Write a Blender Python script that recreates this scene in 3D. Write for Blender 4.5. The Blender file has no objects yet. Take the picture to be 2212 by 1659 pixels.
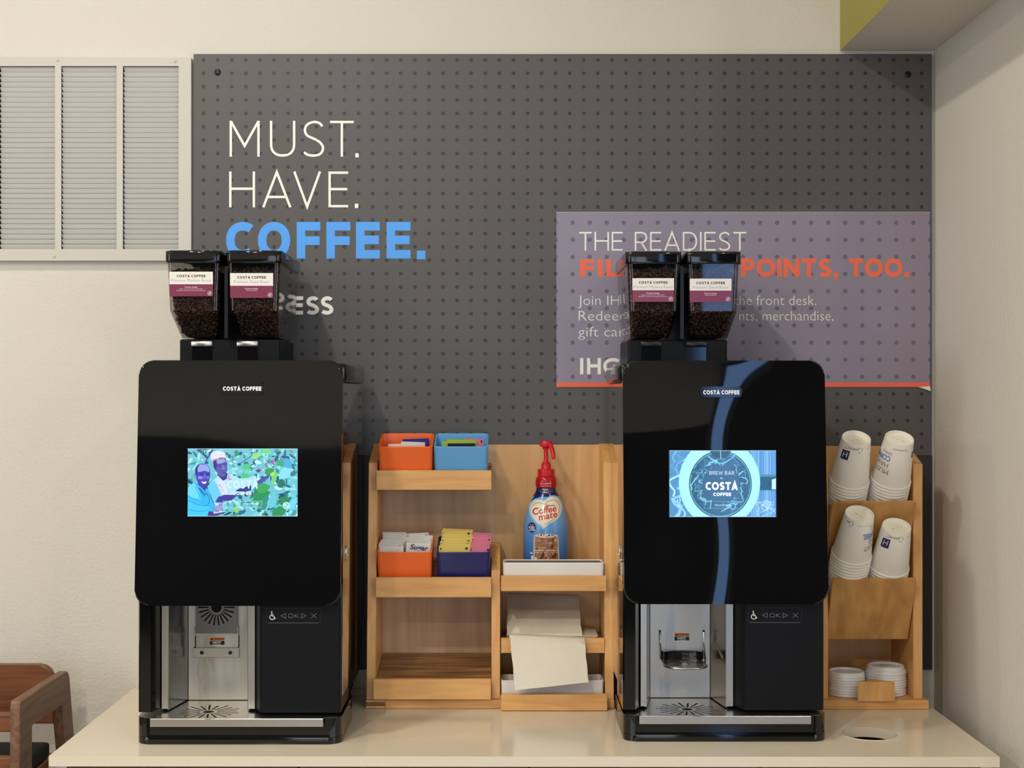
import bpy, bmesh, math, random
from mathutils import Vector, Matrix

random.seed(7)
SC = bpy.context.scene
COL = SC.collection
R = math.radians

# ------------------------------------------------------------------ camera
F, VX, VY, WALLD, ZC = 3068.0, 1085.0, 850.0, 3.23, 1.57   # focal length in px, principal point, distance, height
cam_d = bpy.data.cameras.new('camera')
cam_d.sensor_width = 36.0
cam_d.lens = F / 2212.0 * 36.0
cam_d.shift_x = (1106.0 - VX) / 2212.0
cam_d.shift_y = -(829.5 - VY) / 2212.0
cam_d.clip_start = 0.05
cam = bpy.data.objects.new('camera', cam_d)
COL.objects.link(cam)
cam.location = (0, -WALLD, ZC)
cam.rotation_euler = (R(90), 0, 0)
SC.camera = cam

# ------------------------------------------------------------------ colour management, world
vs = SC.view_settings
SC.display_settings.display_device = 'sRGB'
vs.view_transform = 'Standard'
vs.look = 'None'
vs.exposure = 0.12
vs.gamma = 1.0
vs.use_curve_mapping = False
wd = bpy.data.worlds.new('world')
SC.world = wd
wd.use_nodes = True
wd.node_tree.nodes['Background'].inputs[0].default_value = (0.9, 0.85, 0.75, 1)
wd.node_tree.nodes['Background'].inputs[1].default_value = 0.1

# ------------------------------------------------------------------ lamps (recessed ceiling lights, above and behind the view)
CEIL = 3.6
def lamp(name, loc, power, size, col=(1.0, 0.93, 0.82), spread=180, aim=None):
    d = bpy.data.lights.new(name, 'AREA')
    d.shape = 'DISK'
    d.size = size
    d.energy = power
    d.color = col
    d.spread = R(spread)
    o = bpy.data.objects.new(name, d)
    COL.objects.link(o)
    o.location = loc
    if aim is not None:
        o.rotation_euler = (Vector(aim) - Vector(loc)).to_track_quat('-Z', 'Y').to_euler()
    return o
for y, p, q in ((-1.35, 18, 20), (-3.2, 36, 22), (-5.2, 44, 24)):      # two rows of downlights
    lamp('ceiling_lamp', (-1.0, y, 3.5), p, 0.16)
    lamp('ceiling_lamp', (-3.5, y, 3.5), q, 0.16)
lamp('ceiling_lamp', (1.7, -4.2, 3.5), 20, 0.16)

# ------------------------------------------------------------------ helpers: colour, materials
def lin(c):
    c = c / 255.0
    return c / 12.92 if c <= 0.04045 else ((c + 0.055) / 1.055) ** 2.4
def L(r, g, b):
    return (lin(r), lin(g), lin(b), 1.0)

def mat(name, rgb, rough=0.5, metal=0.0, ior=1.45, coat=0.0, bump=None, vary=None, lin_rgb=None, aniso=0.0):
    """principled material; bump = (noise scale, strength, distance), vary = (noise scale, amount)"""
    m = bpy.data.materials.new(name)
    m.use_nodes = True
    nt = m.node_tree
    b = nt.nodes['Principled BSDF']
    col = lin_rgb + (1.0,) if lin_rgb else L(*rgb)
    b.inputs['Base Color'].default_value = col
    b.inputs['Roughness'].default_value = rough
    b.inputs['Metallic'].default_value = metal
    b.inputs['IOR'].default_value = ior
    b.inputs['Coat Weight'].default_value = coat
    if aniso:
        b.inputs['Anisotropic'].default_value = aniso
    if bump or vary:
        tc = nt.nodes.new('ShaderNodeTexCoord')
    if vary:
        n = nt.nodes.new('ShaderNodeTexNoise')
        n.inputs['Scale'].default_value = vary[0]
        n.inputs['Detail'].default_value = 4
        nt.links.new(tc.outputs['Object'], n.inputs['Vector'])
        mx = nt.nodes.new('ShaderNodeMix')
        mx.data_type = 'RGBA'
        mx.inputs[6].default_value = [c * (1 - vary[1]) for c in col[:3]] + [1]
        mx.inputs[7].default_value = [min(1, c * (1 + vary[1])) for c in col[:3]] + [1]
        nt.links.new(n.outputs['Fac'], mx.inputs[0])
        nt.links.new(mx.outputs[2], b.inputs['Base Color'])
    if bump:
        n = nt.nodes.new('ShaderNodeTexNoise')
        n.inputs['Scale'].default_value = bump[0]
        n.inputs['Detail'].default_value = bump[3] if len(bump) > 3 else 3
        nt.links.new(tc.outputs['Object'], n.inputs['Vector'])
        bp = nt.nodes.new('ShaderNodeBump')
        bp.inputs['Strength'].default_value = bump[1]
        bp.inputs['Distance'].default_value = bump[2]
        nt.links.new(n.outputs['Fac'], bp.inputs['Height'])
        nt.links.new(bp.outputs['Normal'], b.inputs['Normal'])
    return m

def wood(name, light, dark, axis='X', rough=0.38, scale=1.0, seed=0.0, contrast=1.0):
    """wood with the grain running along one object axis"""
    m = bpy.data.materials.new(name)
    m.use_nodes = True
    nt = m.node_tree
    b = nt.nodes['Principled BSDF']
    b.inputs['Roughness'].default_value = rough
    tc = nt.nodes.new('ShaderNodeTexCoord')
    mp = nt.nodes.new('ShaderNodeMapping')
    s = {'X': (1.2, 14, 14), 'Y': (14, 1.2, 14), 'Z': (14, 14, 1.2)}[axis]
    mp.inputs['Scale'].default_value = [v * scale for v in s]
    mp.inputs['Location'].default_value = (seed, seed * 1.7, seed * 0.6)
    nt.links.new(tc.outputs['Object'], mp.inputs['Vector'])
    n1 = nt.nodes.new('ShaderNodeTexNoise')
    n1.inputs['Scale'].default_value = 1.3
    n1.inputs['Detail'].default_value = 3
    n1.inputs['Distortion'].default_value = 0.25
    nt.links.new(mp.outputs[0], n1.inputs['Vector'])
    # growth rings: bands of the slow noise
    mu = nt.nodes.new('ShaderNodeMath'); mu.operation = 'MULTIPLY'; mu.inputs[1].default_value = 7.0
    nt.links.new(n1.outputs['Fac'], mu.inputs[0])
    fr = nt.nodes.new('ShaderNodeMath'); fr.operation = 'PINGPONG'; fr.inputs[1].default_value = 0.5
    nt.links.new(mu.outputs[0], fr.inputs[0])
    n2 = nt.nodes.new('ShaderNodeTexNoise')
    n2.inputs['Scale'].default_value = 9.0
    n2.inputs['Detail'].default_value = 5
    nt.links.new(mp.outputs[0], n2.inputs['Vector'])
    ad = nt.nodes.new('ShaderNodeMath'); ad.operation = 'MULTIPLY_ADD'
    ad.inputs[1].default_value = 0.9 * contrast
    nt.links.new(fr.outputs[0], ad.inputs[0])
    m2 = nt.nodes.new('ShaderNodeMath'); m2.operation = 'MULTIPLY'; m2.inputs[1].default_value = 0.6
    nt.links.new(n2.outputs['Fac'], m2.inputs[0])
    nt.links.new(m2.outputs[0], ad.inputs[2])
    cr = nt.nodes.new('ShaderNodeValToRGB')
    cr.color_ramp.elements[0].position = 0.15
    cr.color_ramp.elements[0].color = light if len(light) == 4 else L(*light)
    cr.color_ramp.elements[1].position = 0.85
    cr.color_ramp.elements[1].color = dark if len(dark) == 4 else L(*dark)
    nt.links.new(ad.outputs[0], cr.inputs[0])
    nt.links.new(cr.outputs[0], b.inputs['Base Color'])
    return m

def brushed(name, rgb, rough):
    """metal with soft vertical brush streaks"""
    m = mat(name, rgb, rough, 1.0)
    nt = m.node_tree
    b = nt.nodes['Principled BSDF']
    tc = nt.nodes.new('ShaderNodeTexCoord'); mp = nt.nodes.new('ShaderNodeMapping'); mp.inputs['Scale'].default_value = (26, 26, 2.2)
    nt.links.new(tc.outputs['Object'], mp.inputs[0])
    n = nt.nodes.new('ShaderNodeTexNoise'); n.inputs['Scale'].default_value = 1.6; n.inputs['Detail'].default_value = 3
    nt.links.new(mp.outputs[0], n.inputs['Vector'])
    mr = nt.nodes.new('ShaderNodeMapRange'); mr.inputs[1].default_value = .3; mr.inputs[2].default_value = .7; mr.inputs[3].default_value = rough - .12; mr.inputs[4].default_value = rough + .14
    nt.links.new(n.outputs['Fac'], mr.inputs[0]); nt.links.new(mr.outputs[0], b.inputs['Roughness'])
    bp = nt.nodes.new('ShaderNodeBump'); bp.inputs['Strength'].default_value = .1; bp.inputs['Distance'].default_value = .0006
    nt.links.new(n.outputs['Fac'], bp.inputs['Height']); nt.links.new(bp.outputs['Normal'], b.inputs['Normal'])
    return m

def attr_mat(name, rough=0.5, emit=False, strength=1.0, coat=0.0):
    """colour comes from the printed colours stored on the mesh"""
    m = bpy.data.materials.new(name)
    m.use_nodes = True
    nt = m.node_tree
    a = nt.nodes.new('ShaderNodeAttribute')
    a.attribute_name = 'ink'
    b = nt.nodes['Principled BSDF']
    if emit:
        b.inputs['Base Color'].default_value = (0.01, 0.01, 0.01, 1)
        b.inputs['Roughness'].default_value = 0.1
        nt.links.new(a.outputs['Color'], b.inputs['Emission Color'])
        b.inputs['Emission Strength'].default_value = strength
    else:
        nt.links.new(a.outputs['Color'], b.inputs['Base Color'])
        b.inputs['Roughness'].default_value = rough
        b.inputs['Coat Weight'].default_value = coat
    return m

# ------------------------------------------------------------------ helpers: objects
ORG = {}
FLAT = set()
def thing(name, label, cat, loc=(0, 0, 0), group=None, rot=(0, 0, 0)):
    o = bpy.data.objects.new(name, None)
    o.empty_display_size = 0.05
    COL.objects.link(o)
    o.location = loc
    o.rotation_euler = rot
    o['label'] = label
    o['category'] = cat
    if group:
        o['group'] = group
    ORG[o] = Vector(loc)
    return o
def tag(o, label, cat, group=None, kind=None):
    o['label'] = label
    o['category'] = cat
    if group: o['group'] = group
    if kind: o['kind'] = kind
    return o
def link(name, me, m, parent=None, loc=None, rot=None):
    o = bpy.data.objects.new(name, me)
    COL.objects.link(o)
    if m is not None and len(me.materials) == 0:
        for mm in (m if isinstance(m, (list, tuple)) else [m]):
            me.materials.append(mm)
    if parent is not None:
        o.parent = parent
    if loc is not None: o.location = loc
    if rot is not None: o.rotation_euler = rot
    return o
def obj(name, bm, m, parent=None, world=False, smooth=None, loc=None, rot=None):
    """link a bmesh as one object; world=True: the bmesh is in world coordinates and goes under a parent at ORG[parent]"""
    bmesh.ops.recalc_face_normals(bm, faces=bm.faces[:])
    me = bpy.data.meshes.new(name)
    o_org = Vector((0, 0, 0))
    if parent is not None and parent in ORG:
        o_org = ORG[parent]
    if world and parent is not None:
        bmesh.ops.translate(bm, verts=bm.verts[:], vec=-o_org)
    bm.to_mesh(me)
    bm.free()
    o = link(name, me, m, parent, loc, rot)
    ORG[o] = o_org
    if smooth is not None:
        for p in me.polygons: p.use_smooth = True
        me.set_sharp_from_angle(angle=R(smooth))
        for p in me.polygons:                                      # flat caps stay flat
            if p.loop_total > 6:
                p.use_smooth = False
                for e in p.edge_keys: FLAT.add(e)
        if FLAT:
            sharp = me.attributes.get('sharp_edge') or me.attributes.new('sharp_edge', 'BOOLEAN', 'EDGE')
            for e in me.edges:
                if e.key in FLAT: e.use_edge_sharp = True
            FLAT.clear()
    return o
def struct(name, bm, m, parent=None, **k):
    o = obj(name, bm, m, parent, **k)
    o['kind'] = 'structure'
    return o

# ------------------------------------------------------------------ helpers: shapes
def box(bm, x0, x1, y0, y1, z0, z1, bev=0.0, seg=2):
    vs_ = [bm.verts.new((x, y, z)) for z in (z0, z1) for y in (y0, y1) for x in (x0, x1)]
    q = [(0, 2, 3, 1), (4, 5, 7, 6), (0, 1, 5, 4), (2, 6, 7, 3), (0, 4, 6, 2), (1, 3, 7, 5)]
    fs = [bm.faces.new([vs_[i] for i in f]) for f in q]
    if bev > 0:
        es = list({e for f in fs for e in f.edges})
        bmesh.ops.bevel(bm, geom=es, offset=bev, segments=seg, profile=0.5, affect='EDGES')
    return bm
def B(x0, x1, y0, y1, z0, z1, bev=0.0, seg=2):
    return box(bmesh.new(), x0, x1, y0, y1, z0, z1, bev, seg)
def prism(bm, pts, axis, a0, a1, bev=0.0, seg=2):
    """extrude a 2-D outline along an axis; pts are the two other coordinates in x,y,z order"""
    def v(p, a):
        if axis == 'x': return (a, p[0], p[1])
        if axis == 'y': return (p[0], a, p[1])
        return (p[0], p[1], a)
    lo = [bm.verts.new(v(p, a0)) for p in pts]
    hi = [bm.verts.new(v(p, a1)) for p in pts]
    n = len(pts)
    fs = [bm.faces.new(lo), bm.faces.new(hi)]
    caps = [set(fs[0].edges), set(fs[1].edges)]
    for i in range(n):
        fs.append(bm.faces.new((lo[i], lo[(i + 1) % n], hi[(i + 1) % n], hi[i])))
    if bev > 0:
        es = list(caps[0] | caps[1])
        bmesh.ops.bevel(bm, geom=es, offset=bev, segments=seg, profile=0.5, affect='EDGES')
    return bm
def rrect(x0, x1, y0, y1, r, n=6, corners=(1, 1, 1, 1)):
    pts = []
    for k, (cx, cy, a0) in enumerate(((x1 - r, y1 - r, 0), (x0 + r, y1 - r, 90), (x0 + r, y0 + r, 180), (x1 - r, y0 + r, 270))):
        if corners[k]:
            for i in range(n + 1):
                a = R(a0 + 90.0 * i / n)
                pts.append((cx + r * math.cos(a), cy + r * math.sin(a)))
        else:
            pts.append(((x1, y1), (x0, y1), (x0, y0), (x1, y0))[k])
    return pts
def rrect_s(x0, x1, y0, y1, r, n=4, d=.0022):
    """rounded rectangle with an extra point just outside each corner, so flat sides stay flat when shaded"""
    out = []
    base = rrect(x0, x1, y0, y1, r, n)
    for k, (ax, ay) in enumerate((((0, -d), (-d, 0)), ((d, 0), (0, -d)), ((0, d), (d, 0)), ((-d, 0), (0, d)))):
        seg = base[k * (n + 1):(k + 1) * (n + 1)]
        out.append((seg[0][0] + ax[0], seg[0][1] + ax[1])); out += seg; out.append((seg[-1][0] + ay[0], seg[-1][1] + ay[1]))
    return out
def lathe(bm, prof, seg=32, cx=0.0, cy=0.0, sy=1.0, close=False):
    """turn a profile of (radius, z) about the vertical through (cx, cy)"""
    rings = []
    for r, z in prof:
        if r < 1e-6:
            rings.append([bm.verts.new((cx, cy, z))])
        else:
            rings.append([bm.verts.new((cx + r * math.cos(2 * math.pi * k / seg), cy + sy * r * math.sin(2 * math.pi * k / seg), z)) for k in range(seg)])
    for a, b in zip(rings, rings[1:]):
        for k in range(seg):
            k2 = (k + 1) % seg
            if len(a) == 1 and len(b) == 1: continue
            if len(a) == 1: bm.faces.new((a[0], b[k], b[k2]))
            elif len(b) == 1: bm.faces.new((a[k], a[k2], b[0]))
            else: bm.faces.new((a[k], a[k2], b[k2], b[k]))
    return bm
def tube(bm, pts, r, seg=10, caps=True):
    pts = [Vector(p) for p in pts]
    rr = r if isinstance(r, (list, tuple)) else [r] * len(pts)
    rings = []
    for i, p in enumerate(pts):
        t = (pts[min(i + 1, len(pts) - 1)] - pts[max(i - 1, 0)]).normalized()
        u = t.cross(Vector((0.31, 0.17, 0.93))).normalized()
        w = t.cross(u)
        rings.append([bm.verts.new(p + rr[i] * (math.cos(2 * math.pi * k / seg) * u + math.sin(2 * math.pi * k / seg) * w)) for k in range(seg)])
    for a, b in zip(rings, rings[1:]):
        for k in range(seg):
            bm.faces.new((a[k], a[(k + 1) % seg], b[(k + 1) % seg], b[k]))
    if caps:
        bm.faces.new(rings[0]); bm.faces.new(rings[-1])
    return bm
def plate(bm, outer, holes, a0, a1, axis='z'):
    """flat plate with holes cut through it"""
    from mathutils.geometry import tessellate_polygon
    loops = [outer] + holes
    flat = [p for l in loops for p in l]
    tri = tessellate_polygon([[Vector((p[0], p[1], 0)) for p in l] for l in loops])
    def v(p, a):
        if axis == 'x': return (a, p[0], p[1])
        if axis == 'y': return (p[0], a, p[1])
        return (p[0], p[1], a)
    lo = [bm.verts.new(v(p, a0)) for p in flat]
    hi = [bm.verts.new(v(p, a1)) for p in flat]
    for t in tri:
        if len(set(t)) == 3:
            try:
                bm.faces.new([lo[i] for i in t]); bm.faces.new([hi[i] for i in t])
            except ValueError:
                pass
    k = 0
    for l in loops:
        n = len(l)
        for i in range(n):
            j = (i + 1) % n
            bm.faces.new((lo[k + i], lo[k + j], hi[k + j], hi[k + i]))
        k += n
    return bm
def circle(cx, cy, rx, n=24, ry=None, a0=0.0):
    ry = rx if ry is None else ry
    return [(cx + rx * math.cos(a0 + 2 * math.pi * i / n), cy + ry * math.sin(a0 + 2 * math.pi * i / n)) for i in range(n)]

# pixel of the photograph (2212 x 1659) at a distance D from the camera plane -> world point
def PX(px, D): return (px - VX) * D / F
def PZ(py, D): return ZC - (py - VY) * D / F
def Y(D): return D - WALLD

# ------------------------------------------------------------------ helpers: flat print (lettering, labels, screens)
def ribbon(pts, t, closed=False):
    """polyline -> list of quads of width t with mitred joints"""
    P = [Vector(p) for p in pts]
    n = len(P)
    left, right = [], []
    for i in range(n):
        a = P[(i - 1) % n] if (closed or i > 0) else None
        b = P[(i + 1) % n] if (closed or i < n - 1) else None
        d1 = (P[i] - a).normalized() if a is not None else None
        d2 = (b - P[i]).normalized() if b is not None else None
        if d1 is None: d1 = d2
        if d2 is None: d2 = d1
        n1 = Vector((-d1.y, d1.x)); n2 = Vector((-d2.y, d2.x))
        mm = n1 + n2
        if mm.length < 1e-6: mm = n1.copy()
        mm.normalize()
        k = max(0.35, mm.dot(n1))
        off = mm * (t / 2 / k)
        left.append(P[i] + off); right.append(P[i] - off)
    out = []
    for i in range(n if closed else n - 1):
        j = (i + 1) % n
        out.append([tuple(left[i]), tuple(left[j]), tuple(right[j]), tuple(right[i])])
    return out
def catmull(pts, k=5):
    P = [Vector(p) for p in pts]
    out = []
    for i in range(len(P) - 1):
        p0, p1, p2, p3 = P[max(i - 1, 0)], P[i], P[i + 1], P[min(i + 2, len(P) - 1)]
        for j in range(k):
            t = j / k
            out.append(0.5 * ((2 * p1) + (p2 - p0) * t + (2 * p0 - 5 * p1 + 4 * p2 - p3) * t * t + (3 * p1 - p0 - 3 * p2 + p3) * t ** 3))
    out.append(P[-1])
    return out
def arc(cx, cy, rx, ry, a0, a1, n=12, e=1.0):
    o = []
    for i in range(n + 1):
        a = R(a0 + (a1 - a0) * i / n)
        c, s = math.cos(a), math.sin(a)
        o.append((cx + rx * math.copysign(abs(c) ** e, c), cy + ry * math.copysign(abs(s) ** e, s)))
    return o
S_PTS = [(.93, .87), (.80, .96), (.60, 1.0), (.42, .99), (.20, .93), (.08, .81), (.09, .69), (.20, .59), (.42, .525), (.63, .465), (.84, .375), (.96, .25), (.92, .12), (.79, .035), (.58, 0), (.38, 0), (.18, .03), (.03, .10)]
GW = {'M': .86, 'U': .72, 'S': .60, 'T': .64, 'H': .74, 'A': .80, 'V': .80, 'E': .55, 'C': .66, 'O': .86, 'F': .53, 'R': .62, 'D': .72, 'I': .0, 'P': .60, 'N': .74, 'L': .50, 'G': .76, 'B': .62, 'W': 1.05, 'K': .62, 'X': .66, '.': .0, ',': .0, ' ': .32}
def glyph(ch, w, t):
    """capital letter of height 1, width w, stroke t -> polygons"""
    h = t / 2
    out = []
    def rb(p, closed=False): out.extend(ribbon(p, t, closed))
    c = ch
    if c == 'M':
        rb([(h, 0), (h, 1)]); rb([(w - h, 0), (w - h, 1)]); rb([(h, 1 - h * .3), (w / 2, .27 + h), (w - h, 1 - h * .3)])
    elif c == 'N':
        rb([(h, 0), (h, 1)]); rb([(w - h, 0), (w - h, 1)]); rb([(h, 1 - h * .5), (w - h, h * .5)])
    elif c == 'U':
        rx = w / 2 - h; ry = min(rx, .42)
        rb([(h, 1)] + arc(w / 2, h + ry, rx, ry, 180, 360, 16, .85) + [(w - h, 1)])
    elif c == 'S':
        rb(catmull([(h + (w - 2 * h) * x, h + (1 - 2 * h) * z) for x, z in S_PTS], 4))
    elif c == 'T':
        rb([(0, 1 - h), (w, 1 - h)]); rb([(w / 2, 0), (w / 2, 1 - t)])
    elif c == 'H':
        rb([(h, 0), (h, 1)]); rb([(w - h, 0), (w - h, 1)]); rb([(t, .52), (w - t, .52)])
    elif c == 'A':
        k = h * 1.05
        rb([(k, 0), (w / 2, 1 - h * .6), (w - k, 0)]); f = .29; rb([(k + (w / 2 - k) * f, f), (w - k - (w / 2 - k) * f, f)])
    elif c == 'V':
        k = h * 1.05
        rb([(k, 1), (w / 2, h * .6), (w - k, 1)])
    elif c == 'W':
        rb([(h, 1), (w * .27, h * .6), (w / 2, .85), (w * .73, h * .6), (w - h, 1)])
    elif c == 'X':
        rb([(h, 0), (w - h, 1)]); rb([(h, 1), (w - h, 0)])
    elif c == 'K':
        rb([(h, 0), (h, 1)]); rb([(w - h, 1), (h, .42)]); rb([(w * .35, .55), (w - h, 0)])
    elif c == 'E':
        rb([(h, 0), (h, 1)])
        rb([(t, 1 - h), (w, 1 - h)]); rb([(t, h), (w, h)]); rb([(t, .51), (w * .96, .51)])
    elif c == 'F':
        rb([(h, 0), (h, 1)]); rb([(t, 1 - h), (w, 1 - h)]); rb([(t, .49), (w * .97, .49)])
    elif c == 'L':
        rb([(h, 0), (h, 1)]); rb([(t, h), (w, h)])
    elif c == 'I':
        rb([(h, 0), (h, 1)])
    elif c == 'C':
        rx = w * .60 - h
        rb(arc(w * .60, .5, rx, .5 - h, 52, 308, 24, .9))
    elif c == 'G':
        rx = w * .56 - h
        rb(arc(w * .56, .5, rx, .5 - h, 48, 318, 24, .9)); rb([(w * .56, .46), (w - h, .46), (w - h, .13)])
    elif c == 'O':
        rb(arc(w / 2, .5, w / 2 - h, .5 - h, 0, 360, 32, .92)[:-1], True)
    elif c == 'D':
        rb([(t, h), (w * .42, h)] + arc(w * .42, .5, w * .58 - h, .5 - h, -90, 90, 16, .92) + [(t, 1 - h)]); rb([(h, 0), (h, 1)])
    elif c in 'PRB':
        zb = .45 if c != 'B' else .52
        ry = (1 - h - zb) / 2
        rb([(t, 1 - h)] + arc(w - h - ry, 1 - h - ry, ry, ry, 90, -90, 12) + [(t, zb)]); rb([(h, 0), (h, 1)])
        if c == 'R': rb([(w * .5, zb), (w - h * .9, 0)])
        if c == 'B':
            r2 = (zb - h) / 2; rb([(h, zb)] + arc(w - h - r2, zb - r2, r2, r2, 90, -90, 12) + [(h, h)])
    elif c == '.':
        out.append([(0, 0), (t * 1.15, 0), (t * 1.15, t * 1.15), (0, t * 1.15)])
    elif c == ',':
        out.append([(0, t), (t, t), (t, t * .1), (t * .35, -t * .75), (t * -.05, -t * .75), (t * .25, 0), (0, 0)])
    return out
def stroke_line(s, t, track=.16):
    """a line of capitals -> (polygons, width), cap height 1"""
    x = 0
    out = []
    for ch in s:
        if ch == ' ':
            x += GW[' '] + track * .3
            continue
        w = GW[ch] + (t * .6 if GW[ch] > 0 else t)
        out += [[(x + a, b) for a, b in p] for p in glyph(ch, w, t)]
        x += (w if ch not in '.,' else t * 1.15) + track
    return out, x - track
TXT = {}
def font_line(s, weight=0.0, shear=0.0):
    """lower-case lettering with the built-in font -> (polygons, x0, x1); cap height 1"""
    key = (s, weight, shear)
    if key in TXT: return TXT[key]
    cd = bpy.data.curves.new('text', 'FONT')
    cd.body = s
    cd.size = 1.0
    cd.offset = weight
    cd.shear = shear
    cd.resolution_u = 3
    o = bpy.data.objects.new('text', cd)
    COL.objects.link(o)
    dg = bpy.context.evaluated_depsgraph_get()
    me = bpy.data.meshes.new_from_object(o.evaluated_get(dg))
    v = [(p.co.x, p.co.y) for p in me.vertices]
    polys = [[v[i] for i in f.vertices] for f in me.polygons]
    bpy.data.objects.remove(o); bpy.data.curves.remove(cd); bpy.data.meshes.remove(me)
    k = 1 / .729
    polys = [[(a * k, b * k) for a, b in p] for p in polys]
    xs = [a for p in polys for a, b in p] or [0, 1]
    TXT[key] = (polys, min(xs), max(xs))
    return TXT[key]

class Print:
    """coloured flat shapes in (a, b) coordinates, stacked in thin layers"""
    def __init__(s): s.items = []; s.k = 0; s.clip = None
    def polys(s, ps, rgb):
        c = rgb if len(rgb) == 4 else L(*rgb)
        s.k += 1
        for i, p in enumerate(ps):
            if s.clip: p = clip_poly(p, s.clip)
            if len(p) >= 3: s.items.append((p, c, s.k + .9 * i / len(ps)))
        return s
    def poly(s, p, rgb): return s.polys([p], rgb)
    def rect(s, a0, a1, b0, b1, rgb): return s.poly([(a0, b0), (a1, b0), (a1, b1), (a0, b1)], rgb)
    def disc(s, a, b, ra, rgb, rb=None, n=20): return s.poly(circle(a, b, ra, n, rb), rgb)
    def line(s, pts, t, rgb, closed=False): return s.polys(ribbon(pts, t, closed), rgb)
    def caps(s, txt, a0, a1, b0, b1, t, rgb, track=.16, flip=1, wob=None):
        ps, w = stroke_line(txt, t, track)
        return s.polys([[(a0 + x / w * (a1 - a0), b0 + z * (b1 - b0)) for x, z in p] for p in ps], rgb)
    def glyphs(s, spec, b0, b1, t, rgb, k=1.0):
        """letters with measured boxes: spec = [(char, a0, a1)], t = stroke in units of a"""
        hgt = abs(b1 - b0); out = []
        for ch, a0, a1 in spec:
            w = abs(a1 - a0) / hgt
            for p in glyph(ch, w, t / hgt):
                out.append([(a0 + x * hgt, b0 + z * (b1 - b0)) for x, z in p])
        return s.polys(out, rgb)
    def font(s, txt, a0, a1, b0, b1, rgb, weight=0.0, shear=0.0, rot=0.0):
        """built-in font fitted between a0..a1, baseline b0, cap line b1"""
        ps, x0, x1 = font_line(txt, weight, shear)
        q = [[((x - x0) / (x1 - x0) * (a1 - a0), z * (b1 - b0)) for x, z in p] for p in ps]
        c, sn = math.cos(R(rot)), math.sin(R(rot))
        return s.polys([[(a0 + x * c - z * sn, b0 + x * sn + z * c) for x, z in p] for p in q], rgb)
    def build(s, name, f, m, parent, eps=2.5e-5, base=4e-4, split=None, world=False):
        """f(a, b, height above the surface) -> point"""
        bm = bmesh.new()
        lay = bm.faces.layers.int.new('c')
        cols = []
        for p, c, k in s.items:
            vs_ = [bm.verts.new((x, z, base + eps * k)) for x, z in p]
            try: fc = bm.faces.new(vs_)
            except ValueError: continue
            fc[lay] = len(cols)
            cols.append(c)
        if split:
            bmesh.ops.triangulate(bm, faces=bm.faces[:])
            for _ in range(4):
                es = [e for e in bm.edges if e.calc_length() > split]
                if not es: break
                bmesh.ops.subdivide_edges(bm, edges=es, cuts=1)
                bmesh.ops.triangulate(bm, faces=bm.faces[:])
        bm.normal_update()
        for fc in bm.faces:
            if fc.normal.z < 0: fc.normal_flip()
        for v in bm.verts: v.co = f(v.co.x, v.co.y, v.co.z)
        me = bpy.data.meshes.new(name)
        if world and parent in ORG:
            bmesh.ops.translate(bm, verts=bm.verts[:], vec=-ORG[parent])
        idx = [fc[lay] for fc in bm.faces]
        bm.to_mesh(me)
        bm.free()
        at = me.color_attributes.new('ink', 'FLOAT_COLOR', 'CORNER')
        buf = []
        for p, i in zip(me.polygons, idx):
            buf += list(cols[i]) * p.loop_total
        at.data.foreach_set('color', buf)
        o = link(name, me, m, parent)
        ORG[o] = ORG.get(parent, Vector())
        return o
def clip_poly(p, r):
    a0, a1, b0, b1 = r
    for ax, lim, sg in ((0, a0, 1), (0, a1, -1), (1, b0, 1), (1, b1, -1)):
        out = []
        for i in range(len(p)):
            u, v = p[i], p[(i + 1) % len(p)]
            du, dv = sg * (u[ax] - lim), sg * (v[ax] - lim)
            if du >= 0: out.append(u)
            if (du > 0 > dv) or (du < 0 < dv):
                t = du / (du - dv)
                out.append((u[0] + t * (v[0] - u[0]), u[1] + t * (v[1] - u[1])))
        p = out
        if not p: break
    return p
def flat_y(y0):            # print on a vertical face that looks at the viewer; a, b in pixels at the face's own distance
    D = y0 + WALLD
    return lambda a, b, h: Vector((PX(a, D), y0 - h, PZ(b, D)))

# ------------------------------------------------------------------ materials
M = {}
M['wall'] = mat('wall_paint', (219, 213, 201), 0.75, bump=(135, 0.5, 0.003))
M['grille_paint'] = mat('grille_paint', (206, 201, 189), 0.45)
M['slat_paint'] = mat('slat_paint', (206, 203, 196), 0.4)
M['soffit_side'] = mat('yellow_green_paint', (166, 154, 78), 0.7, bump=(95, 0.3, 0.003))
M['ceiling'] = mat('ceiling_paint', (225, 218, 205), 0.85)
M['floor'] = mat('floor_tile', (152, 144, 134), 0.5, vary=(3, .1))
M['far_wall'] = mat('far_wall_paint', (176, 170, 160), 0.8)
M['far_dark'] = mat('far_dark_panelling', (34, 33, 36), 0.5)
M['counter'] = mat('counter_laminate', (224, 211, 188), 0.16)
M['cabinet'] = wood('cabinet_wood', (112, 62, 44), (70, 36, 26), 'Z', 0.45)
M['cabinet_side'] = mat('cabinet_side_panel', (205, 203, 200), 0.4)
M['gloss_black'] = mat('gloss_black_acrylic', (9, 9, 10), 0.03, ior=1.5, bump=(3.6, 1.0, 0.017, 0))
M['gloss_calm'] = mat('gloss_black_acrylic_calm', (9, 9, 10), 0.03, ior=1.5, bump=(3.1, 1.0, 0.008, 0))
M['black'] = mat('black_plastic', (14, 15, 18), 0.28)
M['black_gloss_plain'] = mat('gloss_black_plastic', (10, 10, 11), 0.07, ior=1.5)
M['satin'] = mat('satin_black_plastic', (11, 12, 15), 0.45, ior=1.28)
M['rubber'] = mat('rubber_black', (12, 12, 12), 0.8)
M['plate_steel'] = brushed('brushed_plate_steel', (190, 185, 176), 0.32)
M['steel'] = mat('brushed_steel', (204, 199, 190), 0.26, 1.0, vary=(6, .06))
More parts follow.
